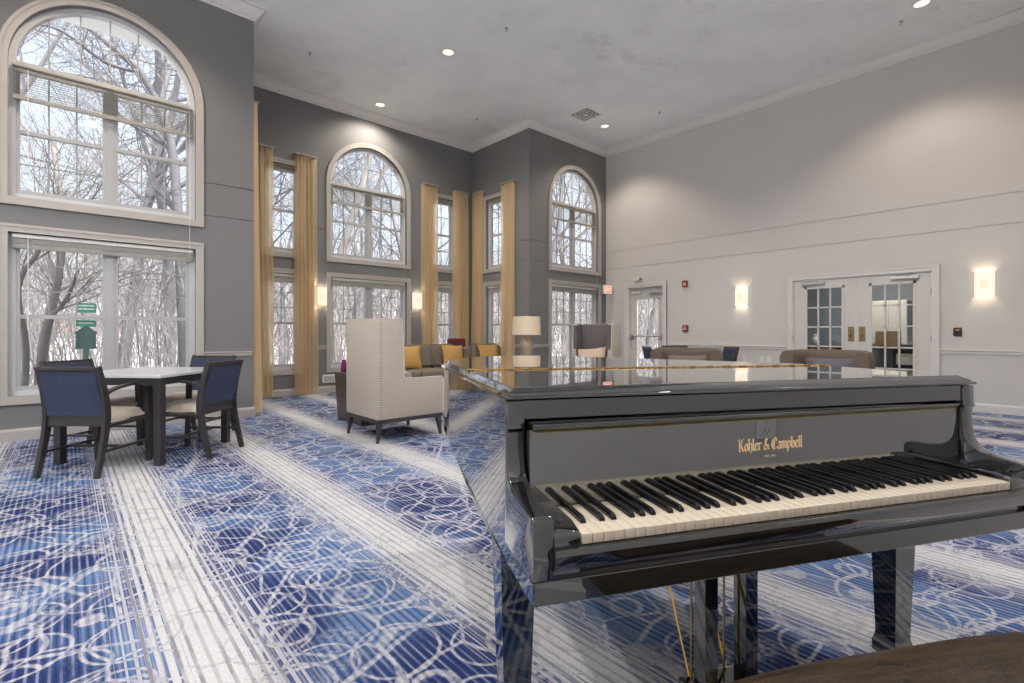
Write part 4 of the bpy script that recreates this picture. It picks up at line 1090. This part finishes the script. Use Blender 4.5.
def tree_mesh(seed, h, r, lean=(0, 0)):
    m = MB(); rng = random.Random(seed)
    grow(m, rng, Vector((0, 0, 0)), Vector((lean[0], lean[1], 1)).normalized(), h, r, 0, 4, .16)
    me = bpy.data.meshes.new('bare_tree'); m.bm.to_mesh(me); m.bm.free(); me.materials.append(M['bark']); return me
protos = [tree_mesh(11, 9, .12), tree_mesh(12, 11, .15, (.12, 0)), tree_mesh(13, 8, .09, (-.15, .1)), tree_mesh(14, 10, .12, (-.1, -.1)), tree_mesh(15, 7, .07, (.2, .1))]
pp = [p.copy() for p in protos[:2]]
for p in pp: p.materials[0] = M['bark_pale']
meshes = protos+pp
rng = random.Random(77); spots = []
tries = 0
while len(spots) < 30 and tries < 4000:
    tries += 1
    a = rng.uniform(R(40), R(104)) if rng.random() < .82 else rng.uniform(R(20), R(40))
    rr = 13.5+30*rng.random()**.8
    x, y = rr*math.cos(a)+.5, rr*math.sin(a)
    if y < 11.5 and x < 12.5: continue
    if x < 14.5 and y < 6: continue
    if any((x-q[0])**2+(y-q[1])**2 < 2.6 for q in spots): continue
    spots.append((x, y))
for i, (x, y) in enumerate(spots):
    o = bpy.data.objects.new('bare_tree', meshes[rng.randrange(len(meshes))]); C.objects.link(o)
    o.location = (x, y, gz(x, y)); o.rotation_euler.z = rng.random()*6.28; k = rng.uniform(.8, 1.25); o.scale = (k, k, k)
    tag(o, 'bare leafless tree in the woods outside the windows', 'tree', 'bare trees in the woods outside')
# two trees that stand out through the big left window
def hero(label, limbs, Y, seed, mat, group):
    m = MB(); rng = random.Random(seed)
    for pts, r0, r1 in limbs:
        P = [at(px, py, Y+dy) for px, py, dy in pts]; n = len(P)
        V = catmull([tuple(p) for p in P], 4); rs = [r0+(r1-r0)*i/(len(V)-1) for i in range(len(V))]
        m.tube(V, rs, 8, cap=False)
        for k in range(9):
            i = int(rng.uniform(.25, .98)*(len(V)-1)); d = (V[min(i+1, len(V)-1)]-V[i-1]).normalized()
            ax = d.cross(Vector((rng.gauss(0, 1), rng.gauss(0, 1), rng.gauss(0, 1)))).normalized()
            nd = Matrix.Rotation(rng.uniform(.5, 1.1), 3, ax) @ d
            grow(m, rng, V[i], nd, rng.uniform(1.0, 2.4), rs[i]*.4, 2, 4, .2)
    o = m.build('bare_tree', mat, None, 60); tag(o, label, 'tree', group); return o
hero('large grey tree leaning left across the big arched window', [([(186, 395, 0), (182, 300, 0), (178, 215, 0), (172, 150, 0), (160, 110, 0), (140, 72, 0), (110, 45, 0), (66, 8, .3), (30, -30, .6)], .115, .04),
      ([(160, 110, 0), (168, 75, .2), (182, 45, .5), (196, 10, .9)], .06, .02), ([(140, 72, 0), (105, 62, -.4), (60, 30, -.8), (20, 22, -1.2)], .045, .015), ([(172, 150, 0), (150, 135, .5), (120, 115, .8), (85, 60, 1.2)], .05, .015), ([(178, 215, 0), (160, 190, .4), (140, 150, .8)], .05, .015)], 12.2, 3, 'bark', 'bare trees in the woods outside')
hero('pale twisting tree trunk left of the green yard sign', [([(38, 400, 0), (43, 350, 0), (49, 318, 0), (57, 285, 0), (61, 255, 0), (66, 225, .2), (58, 180, .5), (52, 130, .8)], .075, .035), ([(57, 285, 0), (50, 262, .3), (40, 240, .6), (36, 215, .8)], .05, .02), ([(49, 318, 0), (66, 300, -.3), (78, 270, -.6)], .04, .02)], 11.0, 4, 'bark_pale', 'bare trees in the woods outside')
hero('dark tree trunk at the left edge of the big left window', [([(22, 420, 0), (26, 350, 0), (18, 300, 0), (22, 275, 0), (38, 252, 0), (52, 222, .3), (66, 190, .5)], .05, .025)], 10.6, 6, 'bark_pale', 'bare trees in the woods outside')
# brush: thin saplings and twigs nobody could count
m = MB(); rng = random.Random(9)
for i in range(5200):
    a = rng.uniform(R(22), R(106)); rr = 11.5+34*rng.random()**.9; x, y = rr*math.cos(a), rr*math.sin(a)
    if y < 10.8 and x < 13: continue
    if x < 15 and y < 6: continue
    p = Vector((x, y, gz(x, y))); h = rng.uniform(.8, 4.2)*(1+rr*.02); d = Vector((rng.gauss(0, .25), rng.gauss(0, .25), 1)).normalized()
    q = p+d*h*.5; e = q+(d+Vector((rng.gauss(0, .5), rng.gauss(0, .5), 0))).normalized()*h*.5
    r0 = .006+rr*.0007
    m.tube([p, q, e], [r0, r0*.7, r0*.35], 3, cap=False)
    e2 = q+(d+Vector((rng.gauss(0, .8), rng.gauss(0, .8), .2))).normalized()*h*.4
    m.tube([q, e2], [r0*.6, r0*.3], 3, cap=False)
o = m.build('brush_thicket', 'twig'); tag(o, 'tangle of bare brush and saplings covering the woodland floor', 'brush', kind='stuff')
# yard sign and far brick building
sp = at(86, 350, 8.7)
ys = thing('yard_sign', 'small green house-shaped sign on a post outside the left window', 'sign', (sp.x, 8.7, 0))
ys.location.z = -.25
zl = lambda py: at(86, py, 8.7).z+.25
MB().prism([(-.115, zl(349)), (.115, zl(349)), (.105, zl(346)), (.10, zl(335)), (.12, zl(333)), (.05, zl(328.5)), (.03, zl(326.5)), (-.03, zl(326.5)), (-.05, zl(328.5)), (-.12, zl(333)), (-.10, zl(335)), (-.105, zl(346))], -.012, .012, 'xz').build('board', 'dull_green', ys)
MB().box(-.03, .03, -.008, .012, 0, zl(347)).build('post', 'dull_green', ys)
for fr_, px0, px1, py0, py1, lb in ((None, 76.5, 96.5, 303.5, 312.5, 'green printed sticker on the upper sash of the lower left window'), (None, 76, 96.3, 320.5, 326.5, 'green printed sticker on the lower sash, under the other one')):
    a, b = at(px0, py1, YA+.105), at(px1, py0, YA+.105)
    s = thing('window_sticker', lb, 'sticker', ((a.x+b.x)/2, YA+.1085, (a.z+b.z)/2), 0, 'green window stickers'); w, h = (b.x-a.x)/2, (b.z-a.z)/2
    MB().box(-w, w, -.0008, .0008, -h, h).build('film', 'green_sign', s)
    mk_ = MB(); rg = random.Random(int(px0*10))
    for ln in ((.45, -.25) if h > .04 else (.1,)):
        x = -w*.8
        while x < w*.75: ww = rg.uniform(.05, .16)*w; mk_.box(x, x+ww, -.0014, -.0008, ln*h-.13*h, ln*h+.16*h); x += ww+.05*w
    mk_.build('print', 'white_mark', s)
bc_ = at(80, 330, 33)
bb = thing('brick_building', 'faded pink brick building far beyond the trees', 'building', (bc_.x, 33, .3))
MB().box(-1.6, 1.6, 0, 5, -1, 1.7).build('wall', 'brick', bb); MB().prism([(-1.8, 1.7), (1.8, 1.7), (1.2, 2.3), (-1.2, 2.3)], -.3, 5.3, 'xz').build('roof', 'far_twig', bb)
for x in (-1.0, 0, 1.0): MB().box(x-.25, x+.25, -.05, .05, .5, 1.2).build('window', 'blue_grey', bb)

# ------------------------------------------------------------------ sky
w = bpy.data.worlds.new('overcast_sky'); bpy.context.scene.world = w; w.use_nodes = True
nt = w.node_tree; nd = nt.nodes; bg = nd['Background']
tc = nd.new('ShaderNodeTexCoord'); sx = nd.new('ShaderNodeSeparateXYZ'); nt.links.new(tc.outputs['Generated'], sx.inputs[0])
no = nd.new('ShaderNodeTexNoise'); no.inputs['Scale'].default_value = 2.2; no.inputs['Detail'].default_value = 5; nt.links.new(tc.outputs['Generated'], no.inputs['Vector'])
mr = nd.new('ShaderNodeMapRange'); mr.inputs[1].default_value = -.05; mr.inputs[2].default_value = .75; nt.links.new(sx.outputs[2], mr.inputs[0])
ad = nd.new('ShaderNodeMath'); ad.operation = 'MULTIPLY_ADD'; ad.inputs[1].default_value = .5; nt.links.new(no.outputs[0], ad.inputs[0])
sb = nd.new('ShaderNodeMath'); sb.operation = 'SUBTRACT'; sb.inputs[1].default_value = .25; nt.links.new(mr.outputs[0], sb.inputs[0]); nt.links.new(sb.outputs[0], ad.inputs[2])
rp = nd.new('ShaderNodeValToRGB'); nt.links.new(ad.outputs[0], rp.inputs[0])
rp.color_ramp.elements[0].color = (.80, .85, .94, 1); rp.color_ramp.elements[1].color = (.60, .72, .93, 1)
nt.links.new(rp.outputs[0], bg.inputs[0]); bg.inputs[1].default_value = 1.15
# added southern light to brighten the woods (the house keeps it off the north windows)
l = bpy.data.lights.new('woods_fill_sun', 'SUN'); l.energy = 12.; l.angle = R(40); l.color = (1, .97, .93)
o = bpy.data.objects.new('woods_fill_sun', l); C.objects.link(o); o.rotation_euler = (R(32), 0, R(12)); o.location = (0, -20, 30)

# ------------------------------------------------------------------ camera and view
cam = bpy.data.cameras.new('camera'); co = bpy.data.objects.new('camera', cam); C.objects.link(co)
co.location = (0, 0, CAMZ); co.rotation_euler = (PI/2, 0, -TH)
cam.lens = F*36/1024; cam.sensor_width = 36; cam.shift_y = (Y0-341.5)/1024; cam.clip_start = .05; cam.clip_end = 400
sc = bpy.context.scene; sc.camera = co
sc.view_settings.view_transform = 'Standard'; sc.view_settings.look = 'None'; sc.view_settings.gamma = 1.0; sc.view_settings.use_curve_mapping = False
sc.view_settings.exposure = 0.32
sc.cycles.max_bounces = 10; sc.cycles.diffuse_bounces = 5; sc.cycles.glossy_bounces = 5; sc.cycles.transparent_max_bounces = 24
sc.cycles.sample_clamp_indirect = 6
